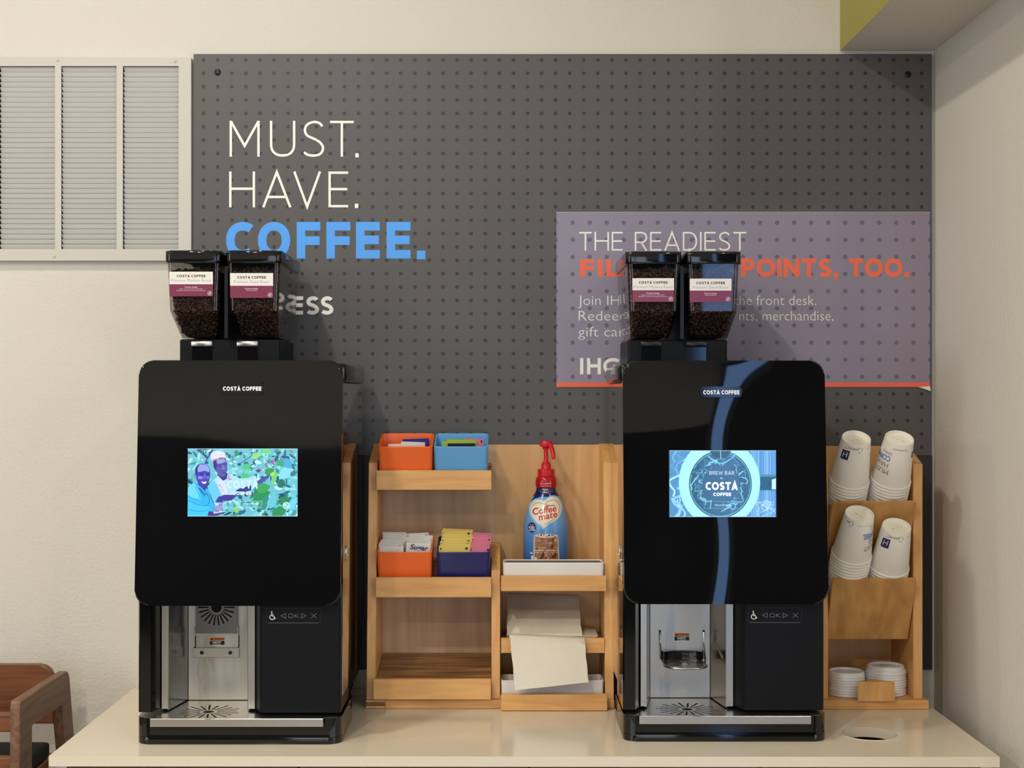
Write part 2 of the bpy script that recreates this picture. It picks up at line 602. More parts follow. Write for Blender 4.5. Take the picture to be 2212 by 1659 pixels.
M['steel_mirror'] = mat('polished_steel', (190, 184, 174), 0.035, 1.0)
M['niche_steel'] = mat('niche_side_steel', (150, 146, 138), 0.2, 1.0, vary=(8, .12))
M['steel_dark'] = mat('dull_steel', (120, 118, 114), 0.35, 1.0)
M['hole'] = mat('dark_opening', (6, 6, 6), 0.9)  # near-black in place of the shade inside slots and gaps
M['orange'] = mat('orange_melamine', (250, 110, 46), 0.33, bump=(25, .04, .002))
M['blue'] = mat('light_blue_melamine', (104, 172, 228), 0.33)
M['navy'] = mat('navy_melamine', (38, 40, 104), 0.25)
M['white_plastic'] = mat('white_plastic', (232, 228, 222), 0.3)
M['paper'] = mat('paper_cup_white', (250, 245, 236), 0.55)
M['cup_base'] = mat('paper_cup_base', (250, 244, 224), 0.6)
M['lid'] = mat('white_lid_plastic', (236, 234, 232), 0.28)
M['napkin'] = mat('napkin_paper', (226, 216, 196), 0.9, bump=(260, .5, .0012), vary=(60, .03))
M['red'] = mat('red_plastic', (206, 28, 44), 0.3)
M['red_label'] = mat('red_shrink_label', (186, 20, 34), 0.2)
M['navy_label'] = mat('navy_shrink_label', (22, 26, 82), 0.2)
M['print'] = attr_mat('printed_ink', 0.5)
M['print_gloss'] = attr_mat('printed_gloss_label', 0.22)
M['screen'] = attr_mat('screen_light', emit=True, strength=1.0)
M['bean'] = mat('roasted_bean', (78, 54, 45), 0.34, vary=(60, .35))
M['packet_white'] = mat('packet_paper_white', (232, 228, 218), 0.6)
M['packet_yellow'] = mat('packet_paper_yellow', (238, 212, 112), 0.6)
M['packet_pink'] = mat('packet_paper_pink', (232, 132, 158), 0.6)
M['packet_green'] = mat('packet_paper_green', (176, 206, 66), 0.5)
M['packet_navy'] = mat('packet_paper_navy', (38, 46, 140), 0.5)
M['mark'] = mat('black_ink', (30, 28, 34), 0.6)
M['board'] = None
LW, DW = (234, 180, 112), (204, 142, 78)
M['wood_x'] = wood('maple_grain_across', LW, DW, 'X', contrast=.6)
M['wood_z'] = wood('maple_grain_up', LW, DW, 'Z', contrast=.6, seed=3)
M['wood_y'] = wood('maple_grain_deep', LW, DW, 'Y', contrast=.6, seed=5)
M['wood_back'] = wood('birch_ply_back', (220, 180, 136), (184, 142, 100), 'Z', seed=9, contrast=.8, scale=.38)
M['wood_back_warm'] = wood('maple_ply_back', (230, 182, 120), (204, 152, 92), 'Z', seed=2, contrast=.7, scale=.38)
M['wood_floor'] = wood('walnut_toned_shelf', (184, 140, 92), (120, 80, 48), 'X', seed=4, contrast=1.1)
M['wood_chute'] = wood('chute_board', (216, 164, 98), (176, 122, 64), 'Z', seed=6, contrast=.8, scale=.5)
M['ply_dark'] = wood('ply_edge_dark', (150, 106, 62), (120, 82, 46), 'X')
M['chair'] = wood('chair_wood', (134, 80, 40), (92, 50, 23), 'X', 0.4, seed=8)
M['chair_side'] = wood('chair_wood_worn', (132, 98, 72), (98, 68, 48), 'Y', 0.5, seed=8)

def board_mat(name, base, dot, px0, pz0, dx, dz, r, zmin=None):
    """print: a regular grid of round dots in object x, z"""
    m = bpy.data.materials.new(name)
    m.use_nodes = True
    nt = m.node_tree
    b = nt.nodes['Principled BSDF']
    b.inputs['Roughness'].default_value = 0.42
    tc = nt.nodes.new('ShaderNodeTexCoord')
    sx = nt.nodes.new('ShaderNodeSeparateXYZ')
    nt.links.new(tc.outputs['Object'], sx.inputs[0])
    def mth(op, a, bb=None, c=None):
        n = nt.nodes.new('ShaderNodeMath'); n.operation = op
        for i, v in enumerate((a, bb, c)):
            if v is None: continue
            if isinstance(v, (int, float)): n.inputs[i].default_value = v
            else: nt.links.new(v, n.inputs[i])
        return n.outputs[0]
    def cell(sock, p0, d):
        u = mth('SUBTRACT', sock, p0)
        u = mth('DIVIDE', u, d)
        u = mth('ADD', u, 0.5)
        u = mth('FLOORED_MODULO', u, 1.0)
        u = mth('SUBTRACT', u, 0.5)
        return mth('MULTIPLY', u, d)
    ux, uz = cell(sx.outputs[0], px0, dx), cell(sx.outputs[2], pz0, dz)
    d2 = mth('SQRT', mth('ADD', mth('MULTIPLY', ux, ux), mth('MULTIPLY', uz, uz)))
    inside = mth('SMOOTH_MIN', mth('MULTIPLY', mth('SUBTRACT', r + .0004, d2), 1 / .0008), 1.0, 0.0)
    inside = mth('MAXIMUM', inside, 0.0)
    if zmin is not None:
        inside = mth('MULTIPLY', inside, mth('GREATER_THAN', sx.outputs[2], zmin))
    n = nt.nodes.new('ShaderNodeTexNoise'); n.inputs['Scale'].default_value = 4; n.inputs['Detail'].default_value = 3
    nt.links.new(tc.outputs['Object'], n.inputs['Vector'])
    mv = nt.nodes.new('ShaderNodeMix'); mv.data_type = 'RGBA'
    if isinstance(base[0], tuple):
        mv.inputs[6].default_value = L(*base[0]); mv.inputs[7].default_value = L(*base[1])
        gx = mth('MULTIPLY_ADD', sx.outputs[0], base[2], base[3])
        gx = mth('ADD', gx, mth('MULTIPLY', n.outputs['Fac'], .3))
        nt.links.new(mth('MINIMUM', mth('MAXIMUM', gx, 0.0), 1.0), mv.inputs[0])
    else:
        c = L(*base)
        mv.inputs[6].default_value = [v * .9 for v in c[:3]] + [1]; mv.inputs[7].default_value = [v * 1.1 for v in c[:3]] + [1]
        nt.links.new(n.outputs['Fac'], mv.inputs[0])
    mx = nt.nodes.new('ShaderNodeMix'); mx.data_type = 'RGBA'
    nt.links.new(inside, mx.inputs[0])
    nt.links.new(mv.outputs[2], mx.inputs[6])
    mx.inputs[7].default_value = L(*dot)
    nt.links.new(mx.outputs[2], b.inputs['Base Color'])
    return m

def smoke_mat():
    """thin clear grey plastic: tinted see-through, mirror-like at grazing angles"""
    m = bpy.data.materials.new('smoked_clear_plastic')
    m.use_nodes = True
    nt = m.node_tree
    nt.nodes.remove(nt.nodes['Principled BSDF'])
    out = nt.nodes['Material Output']
    tr = nt.nodes.new('ShaderNodeBsdfTransparent'); tr.inputs[0].default_value = (.70, .68, .65, 1)
    gl = nt.nodes.new('ShaderNodeBsdfGlossy'); gl.inputs['Roughness'].default_value = .03
    lw = nt.nodes.new('ShaderNodeLayerWeight'); lw.inputs[0].default_value = .5
    pw = nt.nodes.new('ShaderNodeMath'); pw.operation = 'POWER'; pw.inputs[1].default_value = 5
    nt.links.new(lw.outputs['Facing'], pw.inputs[0])
    ma = nt.nodes.new('ShaderNodeMath'); ma.operation = 'MULTIPLY_ADD'; ma.inputs[1].default_value = .94; ma.inputs[2].default_value = .05
    nt.links.new(pw.outputs[0], ma.inputs[0])
    mx = nt.nodes.new('ShaderNodeMixShader')
    nt.links.new(ma.outputs[0], mx.inputs[0]); nt.links.new(tr.outputs[0], mx.inputs[1]); nt.links.new(gl.outputs[0], mx.inputs[2])
    nt.links.new(mx.outputs[0], out.inputs[0])
    return m
M['smoke'] = smoke_mat()

def glow(name, rgb, s):
    m = bpy.data.materials.new(name); m.use_nodes = True
    b = m.node_tree.nodes['Principled BSDF']
    b.inputs['Emission Color'].default_value = rgb + (1,)
    b.inputs['Emission Strength'].default_value = s
    return m
M['led'] = glow('white_lamp_strip', (0.92, 0.95, 1.0), 6.0)

# =================================================================== the room
DAY = 3.2
def shell():
    struct('wall_back', B(-4.0, 1.13, 0.0, 0.12, 0.0, CEIL), M['wall'])
    struct('wall_right', B(0.982, 1.13, -1.0, 0.0, 0.0, CEIL), M['wall'])
    struct('wall_left', B(-4.12, -4.0, -7.0, 0.12, 0.0, CEIL), M['far_wall'])
    struct('wall_side', B(3.2, 3.32, -7.0, 0.12, 0.0, CEIL), M['far_wall'])
    struct('wall_alcove', B(1.13, 3.2, 0.0, 0.12, 0.0, CEIL), M['far_wall'])
    struct('floor', B(-4.0, 3.2, -7.0, 0.12, -0.1, 0.0), M['floor'])
    struct('ceiling', B(-4.0, 3.2, -7.0, 0.12, CEIL, CEIL + .1), M['ceiling'])
    # far side of the room, seen only in reflections: dark panelling below, a tall narrow window
    struct('wall_front', B(-4.0, 3.2, -7.12, -7.0, 0.0, CEIL), M['far_wall'])
    struct('trim_1', B(-4.0, -.8, -7.0, -6.94, 0.0, 2.1), M['far_dark'])
    struct('trim_3', B(.6, 1.25, -7.0, -6.94, 0.0, 2.1), M['far_dark'])
    struct('trim_2', B(1.66, 3.2, -7.0, -6.94, 0.0, CEIL), M['far_dark'])
    m = bpy.data.materials.new('daylight_window')
    m.use_nodes = True
    b = m.node_tree.nodes['Principled BSDF']
    b.inputs['Base Color'].default_value = (.02, .03, .05, 1)
    b.inputs['Emission Color'].default_value = (0.26, 0.48, 0.95, 1)
    b.inputs['Emission Strength'].default_value = 4.2
    w = struct('window_1', B(1.34, 1.56, -6.99, -6.965, 0.15, 3.3), m)
    fr = bmesh.new()
    box(fr, 1.30, 1.34, -7.0, -6.95, 0.1, 3.35); box(fr, 1.56, 1.60, -7.0, -6.95, 0.1, 3.35)
    box(fr, 1.34, 1.56, -7.0, -6.95, 3.3, 3.35); box(fr, 1.34, 1.56, -7.0, -6.95, 0.1, 0.15)
    struct('window_frame', fr, M['far_dark'], w)
    # two unseen glowing windows added in the side walls as cool fill light
    day = bpy.data.materials.new('daylight_pane')
    day.use_nodes = True
    q = day.node_tree.nodes['Principled BSDF']
    q.inputs['Base Color'].default_value = (.05, .05, .06, 1)
    q.inputs['Emission Color'].default_value = (0.80, 0.90, 1.0, 1)
    q.inputs['Emission Strength'].default_value = DAY
    for n, x0, x1, xf0, xf1, y0, y1 in (('window_2', 3.19, 3.2, 3.15, 3.2, -6.0, -2.4), ('window_3', -4.0, -3.99, -4.0, -3.95, -6.4, -3.4)):
        pm = day
        if x0 < 0:
            pm = day.copy(); pm.node_tree.nodes['Principled BSDF'].inputs['Emission Strength'].default_value = DAY * 1.2
        pane = struct(n, B(x0, x1, y0, y1, .9, 2.9), pm)
        f_ = bmesh.new()
        for a0, a1, c0, c1 in ((y0 - .05, y0, .85, 2.95), (y1, y1 + .05, .85, 2.95), (y0, y1, .85, .9), (y0, y1, 2.9, 2.95), ((y0 + y1) / 2 - .02, (y0 + y1) / 2 + .02, .9, 2.9)):
            box(f_, xf0, xf1, a0, a1, c0, c1)
        struct('window_frame', f_, M['far_dark'], pane)
    # unseen glowing entrance added behind the viewer as frontal fill light
    gl = day.copy(); gl.name = 'entrance_glass'
    gl.node_tree.nodes['Principled BSDF'].inputs['Emission Strength'].default_value = DAY * 0.9
    ent = struct('door_1', B(-.75, .55, -6.99, -6.98, .3, 2.6), gl)
    f_ = bmesh.new()
    for a0, a1, c0, c1 in ((-.8, -.75, 0, 2.65), (.55, .6, 0, 2.65), (-.75, .55, 0, .3), (-.75, .55, 2.6, 2.65), (-.13, -.07, .3, 2.6)):
        box(f_, a0, a1, -7.0, -6.95, c0, c1)
    struct('door_frame', f_, M['far_dark'], ent)
    # boxed-in soffit over the right end: pale underside, yellow-green side
    s = bmesh.new()
    box(s, 0.768, 0.982, -1.0, 0.0, 2.349, CEIL)
    me_side = [f for f in s.faces]
    for f in s.faces:
        f.material_index = 1 if f.calc_center_median().x < 0.77 else 0
    struct('ceiling_soffit', s, [M['wall'], M['soffit_side']])
shell()

# =================================================================== return-air grille on the wall, slats one by one
def grille():
    D0 = 3.214
    z = lambda py: PZ(py, D0)
    x = lambda px: PX(px, D0)
    root = thing('air_grille', 'cream metal return air grille of narrow slats on the upper left wall', 'vent', (x(190), 0, z(563)))
    cols = ((-2, 119), (132.5, 252), (265.5, 386))
    outer = [(x(-34), z(563)), (x(413), z(563)), (x(413), z(125)), (x(-34), z(122))]
    holes = [[(x(a), z(538)), (x(b), z(538)), (x(b), z(143)), (x(a), z(143))] for a, b in cols]
    obj('frame', plate(bmesh.new(), outer, holes, -.017, -.0135, 'y'), M['grille_paint'], root, world=True)
    rim = bmesh.new()
    box(rim, x(-34), x(413), -.0135, -.0005, z(125) - .003, z(125)); box(rim, x(-34), x(413), -.0135, -.0005, z(563), z(563) + .003)
    box(rim, x(413) - .003, x(413), -.0135, -.0005, z(560), z(128)); box(rim, x(-34), x(-34) + .003, -.0135, -.0005, z(560), z(128))
    obj('rim', rim, M['grille_paint'], root, world=True)
    obj('backing', B(x(-30), x(409), -.0018, -.0008, z(555), z(132)), M['hole'], root, world=True)
    w = (x(119) - x(-2)) / 2 - .0008
    # one slat: top edge forward, face turned slightly down, ends cut at a slant
    bm = bmesh.new()
    pts = [(-.0040, .0044), (-.0030, .0051), (.0016, -.0036), (.0016, -.0052), (.0002, -.0052)]
    lo = [bm.verts.new((-w + .0015 * (k >= 2), p[0], p[1])) for k, p in enumerate(pts)]
    hi = [bm.verts.new((w - .0015 * (k >= 2), p[0], p[1])) for k, p in enumerate(pts)]
    bm.faces.new(lo); bm.faces.new(hi)
    for i in range(5):
        bm.faces.new((lo[i], lo[(i + 1) % 5], hi[(i + 1) % 5], hi[i]))
    bmesh.ops.recalc_face_normals(bm, faces=bm.faces[:])
    me = bpy.data.meshes.new('slat'); bm.to_mesh(me); bm.free()
    me.materials.append(M['slat_paint'])
    n = 36
    for a, b in cols:
        for k in range(n):
            zz = z(143 + (k + .5) * (538 - 143) / n)
            o = link('slat', me, None, root)
            o.location = Vector(((x(a) + x(b)) / 2, -.0082, zz)) - ORG[root]
    for px, py in ((124.5, 130), (378, 132), (117, 554)):
        s = bmesh.new()
        lathe(s, [(.0038, 0), (.0034, .0016), (.0015, .0022), (0, .0014)], 12)
        o = obj('screw', s, M['grille_paint'], root)
        o.location = Vector((x(px), -.0170, z(py))) - ORG[root]
        o.rotation_euler = (R(90), 0, 0)
grille()

# =================================================================== dark sign board with pegboard print
DB = 3.218
def sign():
    x = lambda px: PX(px, DB)
    z = lambda py: PZ(py, DB)
    root = thing('sign_board', 'large charcoal wall board printed with dots, MUST. HAVE. COFFEE. lettering', 'sign', (x(1215), 0, z(1447)))
    o = ORG[root]
    mt = board_mat('charcoal_dotted_print', (85, 82, 81), (42, 40, 41), x(440) - o.x, z(129.5) - o.z, (x(1991) - x(440)) / 51, (z(129.5) - z(995)) / 30, .0043, z(1004) - o.z)
    lo = mat('charcoal_plain_print', (50, 47, 48), 0.45)
    yb = Y(DB)
    obj('upper_panel', B(x(418), x(2013), yb, -.0005, z(984), z(116.5), .0006, 1), mt, root, world=True)
    obj('lower_panel', B(x(418), x(2014), yb, -.0005, z(1447), z(985), .0006, 1), lo, root, world=True)
    f = flat_y(yb)
    white, blue = (255, 250, 238), (84, 166, 250)
    p = Print()
    p.glyphs([('M', 496, 561), ('U', 583, 638), ('S', 653, 702), ('T', 713, 764)], 338.5, 261, 5.2, white)
    p.rect(767.5, 775, 331, 340, white)
    p.build('lettering', f, M['print'], root, world=True)['label'] = 'thin white word MUST'
    p = Print()
    p.glyphs([('H', 495, 551), ('A', 566, 630), ('V', 633, 694), ('E', 709.5, 752)], 448, 370.5, 5.2, white)
    p.rect(766.5, 774, 440, 449.5, white)
    p.build('lettering', f, M['print'], root, world=True)['label'] = 'thin white word HAVE'
    p = Print()
    p.glyphs([('C', 488.5, 549), ('O', 557, 627), ('F', 641, 692), ('F', 705, 757), ('E', 769, 820.5), ('E', 835, 887)], 558.5, 479.5, 18.5, blue)
    p.rect(900.5, 919, 541.5, 560, blue)
    p.build('lettering', f, M['print'], root, world=True)['label'] = 'bold sky blue word COFFEE'
    p = Print()
    p.glyphs([('E', 489, 511), ('X', 516, 545), ('P', 549, 575), ('R', 585, 614), ('E', 629, 655), ('S', 660.5, 690), ('S', 692, 721)], 679.5, 640, 8.2, white)
    p.build('lettering', f, M['print'], root, world=True)['label'] = 'bold white letters partly hidden behind the hoppers'
    for px, py in ((470, 156), (1961, 161)):
        s = lathe(bmesh.new(), [(.0076, 0), (.0074, .0016), (.006, .0028), (.003, .0030), (.0028, .0018), (0, .0018)], 20)
        c = obj('screw_cap', s, M['black'], root, smooth=40)
        c.location = Vector((x(px), yb, z(py))) - o
        c.rotation_euler = (R(90), 0, 0)
sign()

# =================================================================== purple poster over the board
def poster():
    D = DB - .0016
    x = lambda px: PX(px, D)
    z = lambda py: PZ(py, D)
    root = thing('poster', 'purple grey loyalty poster with orange bottom stripe, pinned over the dark board', 'poster', (x(1605), Y(D), z(836)))
    o = ORG[root]
    mt = board_mat('purple_dotted_print', ((148, 138, 158), (138, 124, 132), .9, -.05), (106, 98, 120), x(1237) - o.x, z(481) - o.z, x(1274) - x(1237.2), z(481) - z(518), .0050)
    mt2 = mat('poster_paper_edge', (225, 220, 214), 0.6)
    bm = B(x(1202), x(2009), Y(D), Y(D) + .0012, z(836), z(458))
    obj('sheet', bm, mt, root, world=True)
    p = Print(); p.rect(1202, 2009, 836, 826, (244, 108, 74)); p.rect(1202, 2009, 459, 458, (205, 200, 200))
    f = flat_y(Y(D))
    p.build('stripe', f, M['print'], root, world=True)['label'] = 'orange stripe along the bottom edge'
    wh, og = (255, 250, 240), (250, 112, 76)
    for t, a0, a1, z0, z1, st, tr_, c_, lb in (('THE', 1251, 1345, 541.5, 501, .085, .15, wh, 'thin white word THE'), ('READIEST', 1371, 1612, 541.5, 501, .085, .15, wh, 'thin white word READIEST'),
                                       ('FILL', 1253, 1376, 598.5, 560, .24, .16, og, 'bold orange word FILL'), ('POINTS,', 1601, 1812, 598.5, 558, .24, .12, og, 'bold orange word POINTS'), ('TOO.', 1834, 1964, 598.5, 558, .24, .12, og, 'bold orange word TOO')):
        p = Print(); p.caps(t, a0, a1, z0, z1, st, c_, track=tr_)
        p.build('lettering', f, M['print'], root, world=True)['label'] = lb
    p = Print()
    for t, a0, a1, b0 in (('Join IHG', 1249, 1362, 659), ('the front desk.', 1586, 1763, 659), ('Redeem', 1250, 1362, 692.5), ('nts, merchandise,', 1597, 1800, 692.5), ('gift cards', 1249, 1380, 727)):
        p.font(t, a0, a1, b0, b0 - 22.5, wh, -.014)
    p.build('lettering', f, M['print'], root, world=True)['label'] = 'small white body text'
    p = Print(); p.glyphs([('I', 1253, 1259.5), ('H', 1268, 1298), ('G', 1303, 1341)], 808.5, 773.5, 7.2, wh)
    p.line(circle(1345, 777, 3.2, 14), .7, wh, True)
    p.font('R', 1343.6, 1346.6, 779, 775, wh)
    p.build('logo', f, M['print'], root, world=True)['label'] = 'bold white hotel group initials'
    c = bmesh.new()   # lifted paper corner at the lower right
    tri = [(x(1984), z(836)), (x(2009), z(834)), (x(2009), z(845))]
    vs_ = [c.verts.new((a, Y(D) - .0006 - (.006 if i == 2 else 0), b)) for i, (a, b) in enumerate(tri)]
    vb = [c.verts.new((v.co.x, v.co.y + .0004, v.co.z)) for v in vs_]
    c.faces.new(vs_); c.faces.new(vb)
    for i in range(3): c.faces.new((vs_[i], vs_[(i + 1) % 3], vb[(i + 1) % 3], vb[i]))
    obj('curled_corner', c, mt2, root, world=True)['label'] = 'white curled lower right corner'
poster()

# =================================================================== counter
HOLE = (.722, -.434, .0565)
def counter():
    root = thing('counter', 'long cream laminate counter on a dark wood cabinet with a round waste hole', 'counter', (.04, -.31, 0))
    outer = [(-.838, -.606), (.917, -.612), (.917, -.004), (-.838, -.004)]
    top = plate(bmesh.new(), outer, [circle(HOLE[0], HOLE[1], HOLE[2], 48)], .8810, .9, 'z')
    obj('worktop', top, M['counter'], root, world=True)
    ring = lathe(bmesh.new(), [(HOLE[2], .9008), (HOLE[2] - .003, .9008), (HOLE[2] - .0035, .8812), (HOLE[2] - .0005, .8812), (HOLE[2], .9008)], 48, HOLE[0], HOLE[1])
    obj('waste_ring', ring, M['counter'], root, world=True, smooth=35)['label'] = 'cream ring lining the round waste hole'
    y0 = -.594
    obj('side_panel', B(-.828, -.808, y0, -.02, 0.0, .8805), M['cabinet_side'], root, world=True)['label'] = 'pale grey cabinet end panel'
    obj('side_panel', B(.888, .907, y0, -.02, 0.0, .8805), M['cabinet_side'], root, world=True)['label'] = 'pale grey cabinet end panel'
    obj('back_panel', B(-.808, .888, -.03, -.02, .1, .878), M['cabinet'], root, world=True)
    obj('floor_panel', B(-.808, .888, y0 + .02, -.03, .1, .118), M['cabinet'], root, world=True)
    obj('toe_kick', B(-.808, .888, y0 + .06, y0 + .075, 0.0, .1), M['satin'], root, world=True)
    xs = (-.806, -.3776, .05, .479, .886)
    for i in range(4):
        d = obj('door', B(xs[i] + .002, xs[i + 1] - .002, y0 - .005, y0 + .014, .11, .8795, .001, 1), M['cabinet'], root, world=True)
        hx = xs[i + 1] - .045 if i % 2 == 0 else xs[i] + .045
        h = tube(bmesh.new(), [(hx, y0 - .006, .62), (hx, y0 - .03, .63), (hx, y0 - .03, .75), (hx, y0 - .006, .76)], .005, 8)
        obj('handle', h, M['steel'], d, world=True, smooth=40)
counter()

# =================================================================== coffee machines (local frame: x across, y back from the base front, z up from the counter)
W = .392
def tilt_panel(v0, lean, zmid):
    return lambda a, b, h: None

BEAN = None
def bean_mesh():
    bm = bmesh.new()
    bmesh.ops.create_icosphere(bm, subdivisions=1, radius=1)
    for v in bm.verts:
        x, y, z = v.co
        v.co = (x * .0058, y * .0040, z * .0030 if z > 0 else z * .0022)
    return bm

def screen_men(p):
    """left screen: two men among coffee bushes"""
    a0, a1, b0, b1 = 406, 643, 1115, 969
    p.clip = (a0, a1, b1, b0)
    p.rect(a0, a1, b0, b1, (112, 196, 214))
    rnd = random.Random(5)
    pal = [(40, 118, 130), (70, 160, 160), (150, 226, 236), (96, 196, 170), (44, 96, 140), (196, 246, 250), (60, 150, 110), (120, 214, 230), (30, 80, 110), (168, 232, 222)]
    for _ in range(420):
        x, y = rnd.uniform(a0, a1), rnd.uniform(b1, b0)
        l, w, a = rnd.uniform(3, 12), rnd.uniform(1.5, 4.5), rnd.uniform(0, 6.28)
        c, s = math.cos(a), math.sin(a)
        pts = [(-l, 0), (-l * .4, w), (l * .4, w * .8), (l, 0), (l * .4, -w * .8), (-l * .4, -w)]
        p.poly([(x + u * c - v * s, y + u * s + v * c) for u, v in pts], rnd.choice(pal))
    def Z(zx, zy): return (400 + zx * .11302, 960 + zy * .11302)
    def zp(pts, col): p.poly([Z(*q) for q in pts], col)
    def zl(pts, t, col): p.line([Z(*q) for q in pts], t, col)
    zl([(530, 80), (470, 200), (400, 330), (380, 420)], 2.6, (70, 70, 150)); zl([(400, 260), (350, 120)], 2.2, (80, 84, 160))
    zl([(1000, 400), (1200, 270), (1380, 140)], 1.6, (80, 90, 150)); zl([(850, 250), (1060, 180)], 1.4, (60, 110, 120))
    zl([(1270, 480), (1400, 300)], 1.2, (170, 220, 240)); zl([(1360, 640), (1650, 460)], 1.2, (150, 220, 230))
    for zx, zy in ((1560, 370), (1610, 330), (1680, 310), (1690, 350), (1420, 470), (1450, 490), (2040, 130), (1840, 270), (1560, 400), (1700, 370)):
        p.disc(*Z(zx, zy), 2.6, (150, 90, 150)); p.disc(*Z(zx + 8, zy - 8), 1.1, (230, 170, 210))
    leaf = lambda x0, y0, x1, y1, w, col: zp([(x0, y0), (x0 + (x1 - x0) * .25 - (y1 - y0) * w, y0 + (y1 - y0) * .25 + (x1 - x0) * w), (x0 + (x1 - x0) * .65 - (y1 - y0) * w * .9, y0 + (y1 - y0) * .65 + (x1 - x0) * w * .9), (x1, y1), (x0 + (x1 - x0) * .65 + (y1 - y0) * w * .9, y0 + (y1 - y0) * .65 - (x1 - x0) * w * .9), (x0 + (x1 - x0) * .25 + (y1 - y0) * w, y0 + (y1 - y0) * .25 - (x1 - x0) * w)], col)
    leaf(1870, 280, 2040, 470, .35, (84, 176, 226)); leaf(2030, 460, 1790, 660, .30, (140, 224, 248)); leaf(1760, 300, 1900, 420, .4, (70, 170, 130))
    leaf(1520, 560, 1720, 470, .3, (62, 158, 100)); leaf(1740, 500, 1670, 790, .16, (120, 214, 120)); leaf(1720, 540, 1620, 600, .3, (170, 226, 110))
    leaf(1770, 720, 1930, 780, .5, (54, 120, 104)); leaf(1490, 80, 1640, 160, .4, (110, 220, 130)); leaf(1270, 250, 1470, 170, .25, (150, 226, 140))
    leaf(1300, 1060, 1640, 900, .28, (46, 150, 92)); leaf(1340, 860, 1640, 800, .32, (66, 168, 96)); leaf(1430, 1270, 1600, 960, .24, (58, 150, 130))
    leaf(1620, 1230, 1720, 940, .28, (110, 204, 222)); leaf(1660, 1370, 1960, 1190, .28, (48, 150, 96)); leaf(1770, 1100, 2060, 1050, .3, (52, 140, 100))
    leaf(1110, 400, 1260, 480, .4, (84, 206, 130)); leaf(1060, 600, 1250, 620, .42, (80, 200, 140)); leaf(2010, 590, 2140, 520, .3, (60, 130, 140))
    leaf(1990, 1250, 2130, 1000, .25, (120, 214, 240)); leaf(940, 1210, 1030, 1310, .35, (150, 206, 110)); leaf(1830, 420, 1760, 450, .4, (150, 224, 240))
    # man behind: cap, face, pale shirt, arms
    zp([(430, 800), (540, 690), (640, 600), (820, 560), (960, 600), (1060, 650), (1200, 640), (1350, 590), (1390, 700), (1300, 830), (1000, 880), (920, 1000), (700, 1000), (590, 1110), (500, 1000)], (176, 226, 246))
    zp([(430, 800), (560, 690), (620, 780), (700, 960), (590, 1110), (500, 980)], (110, 206, 244))
    zp([(640, 640), (760, 720), (820, 900), (930, 960), (680, 950), (630, 780)], (214, 226, 246)); zp([(820, 560), (900, 680), (840, 690), (820, 640)], (206, 150, 190))
    for i in range(18):
        p.disc(*Z(rnd.uniform(640, 920), rnd.uniform(720, 950)), rnd.uniform(.8, 2), rnd.choice([(226, 190, 214), (170, 190, 230), (236, 236, 250)]))
    zp([(580, 1100), (640, 1000), (760, 960), (930, 960), (1060, 920), (900, 1060), (720, 1110)], (66, 64, 160))
    zp([(960, 890), (1040, 840), (1270, 780), (1270, 880), (1100, 900)], (58, 60, 140)); zp([(1380, 700), (1500, 620), (1640, 570), (1600, 640), (1450, 750), (1390, 750)], (80, 84, 176))
    zp([(620, 560), (820, 540), (800, 660), (730, 690), (640, 600)], (58, 56, 140))
    zp([(560, 300), (620, 260), (780, 260), (812, 380), (810, 500), (770, 600), (720, 620), (650, 590), (600, 510), (560, 420)], (96, 92, 176))
    zp([(540, 310), (600, 290), (620, 380), (590, 500), (550, 430)], (62, 56, 136)); zp([(610, 290), (760, 270), (780, 330), (650, 370), (610, 350)], (150, 168, 224))
    zl([(630, 410), (700, 385)], 1.4, (44, 40, 104)); zl([(740, 380), (795, 360)], 1.4, (44, 40, 104)); zl([(650, 430), (700, 420)], .9, (30, 26, 90)); zl([(750, 400), (790, 390)], .9, (30, 26, 90))
    zp([(715, 400), (740, 390), (780, 480), (720, 500), (700, 480)], (120, 120, 200)); zl([(700, 500), (780, 490)], 1.2, (50, 44, 116)); zl([(720, 550), (790, 535)], 1.3, (52, 44, 120))
    zp([(500, 280), (495, 190), (560, 130), (660, 115), (760, 160), (790, 250), (700, 245), (600, 270), (530, 330)], (226, 228, 244)); zp([(520, 290), (700, 240), (790, 252), (790, 262), (700, 256), (560, 310), (530, 335)], (206, 150, 170))
    for i in range(10): p.disc(*Z(rnd.uniform(530, 760), rnd.uniform(150, 240)), .9, (204, 190, 226))
    # man in front: face and blue shirt
    zp([(60, 830), (210, 700), (240, 740), (380, 900), (440, 840), (470, 900), (560, 1100), (580, 1180), (500, 1370), (55, 1370)], (56, 186, 240))
    zp([(60, 830), (180, 720), (280, 900), (300, 1060), (140, 1010), (60, 960)], (110, 220, 250)); zp([(60, 1010), (200, 1100), (460, 1180), (500, 1370), (55, 1370)], (72, 202, 248))
    zl([(60, 1060), (250, 1150), (420, 1170)], 1.5, (36, 140, 214)); zl([(80, 1240), (260, 1280), (440, 1260)], 1.3, (36, 150, 220)); zl([(190, 800), (280, 960), (260, 1060)], 1.3, (40, 150, 220)); zl([(330, 820), (440, 960)], 1.4, (36, 130, 200))
    zp([(240, 830), (300, 830), (400, 950), (380, 1000)], (40, 130, 196)); zl([(400, 930), (470, 1010), (470, 1110), (430, 1160)], .9, (40, 60, 130)); zl([(480, 940), (540, 1100), (600, 1190)], 1.1, (60, 70, 150))
    zp([(240, 740), (420, 740), (400, 880), (350, 850), (280, 790)], (58, 50, 170))
    zp([(200, 540), (205, 460), (260, 380), (350, 362), (440, 390), (482, 470), (488, 580), (470, 690), (420, 780), (350, 830), (290, 790), (230, 700)], (74, 70, 190))
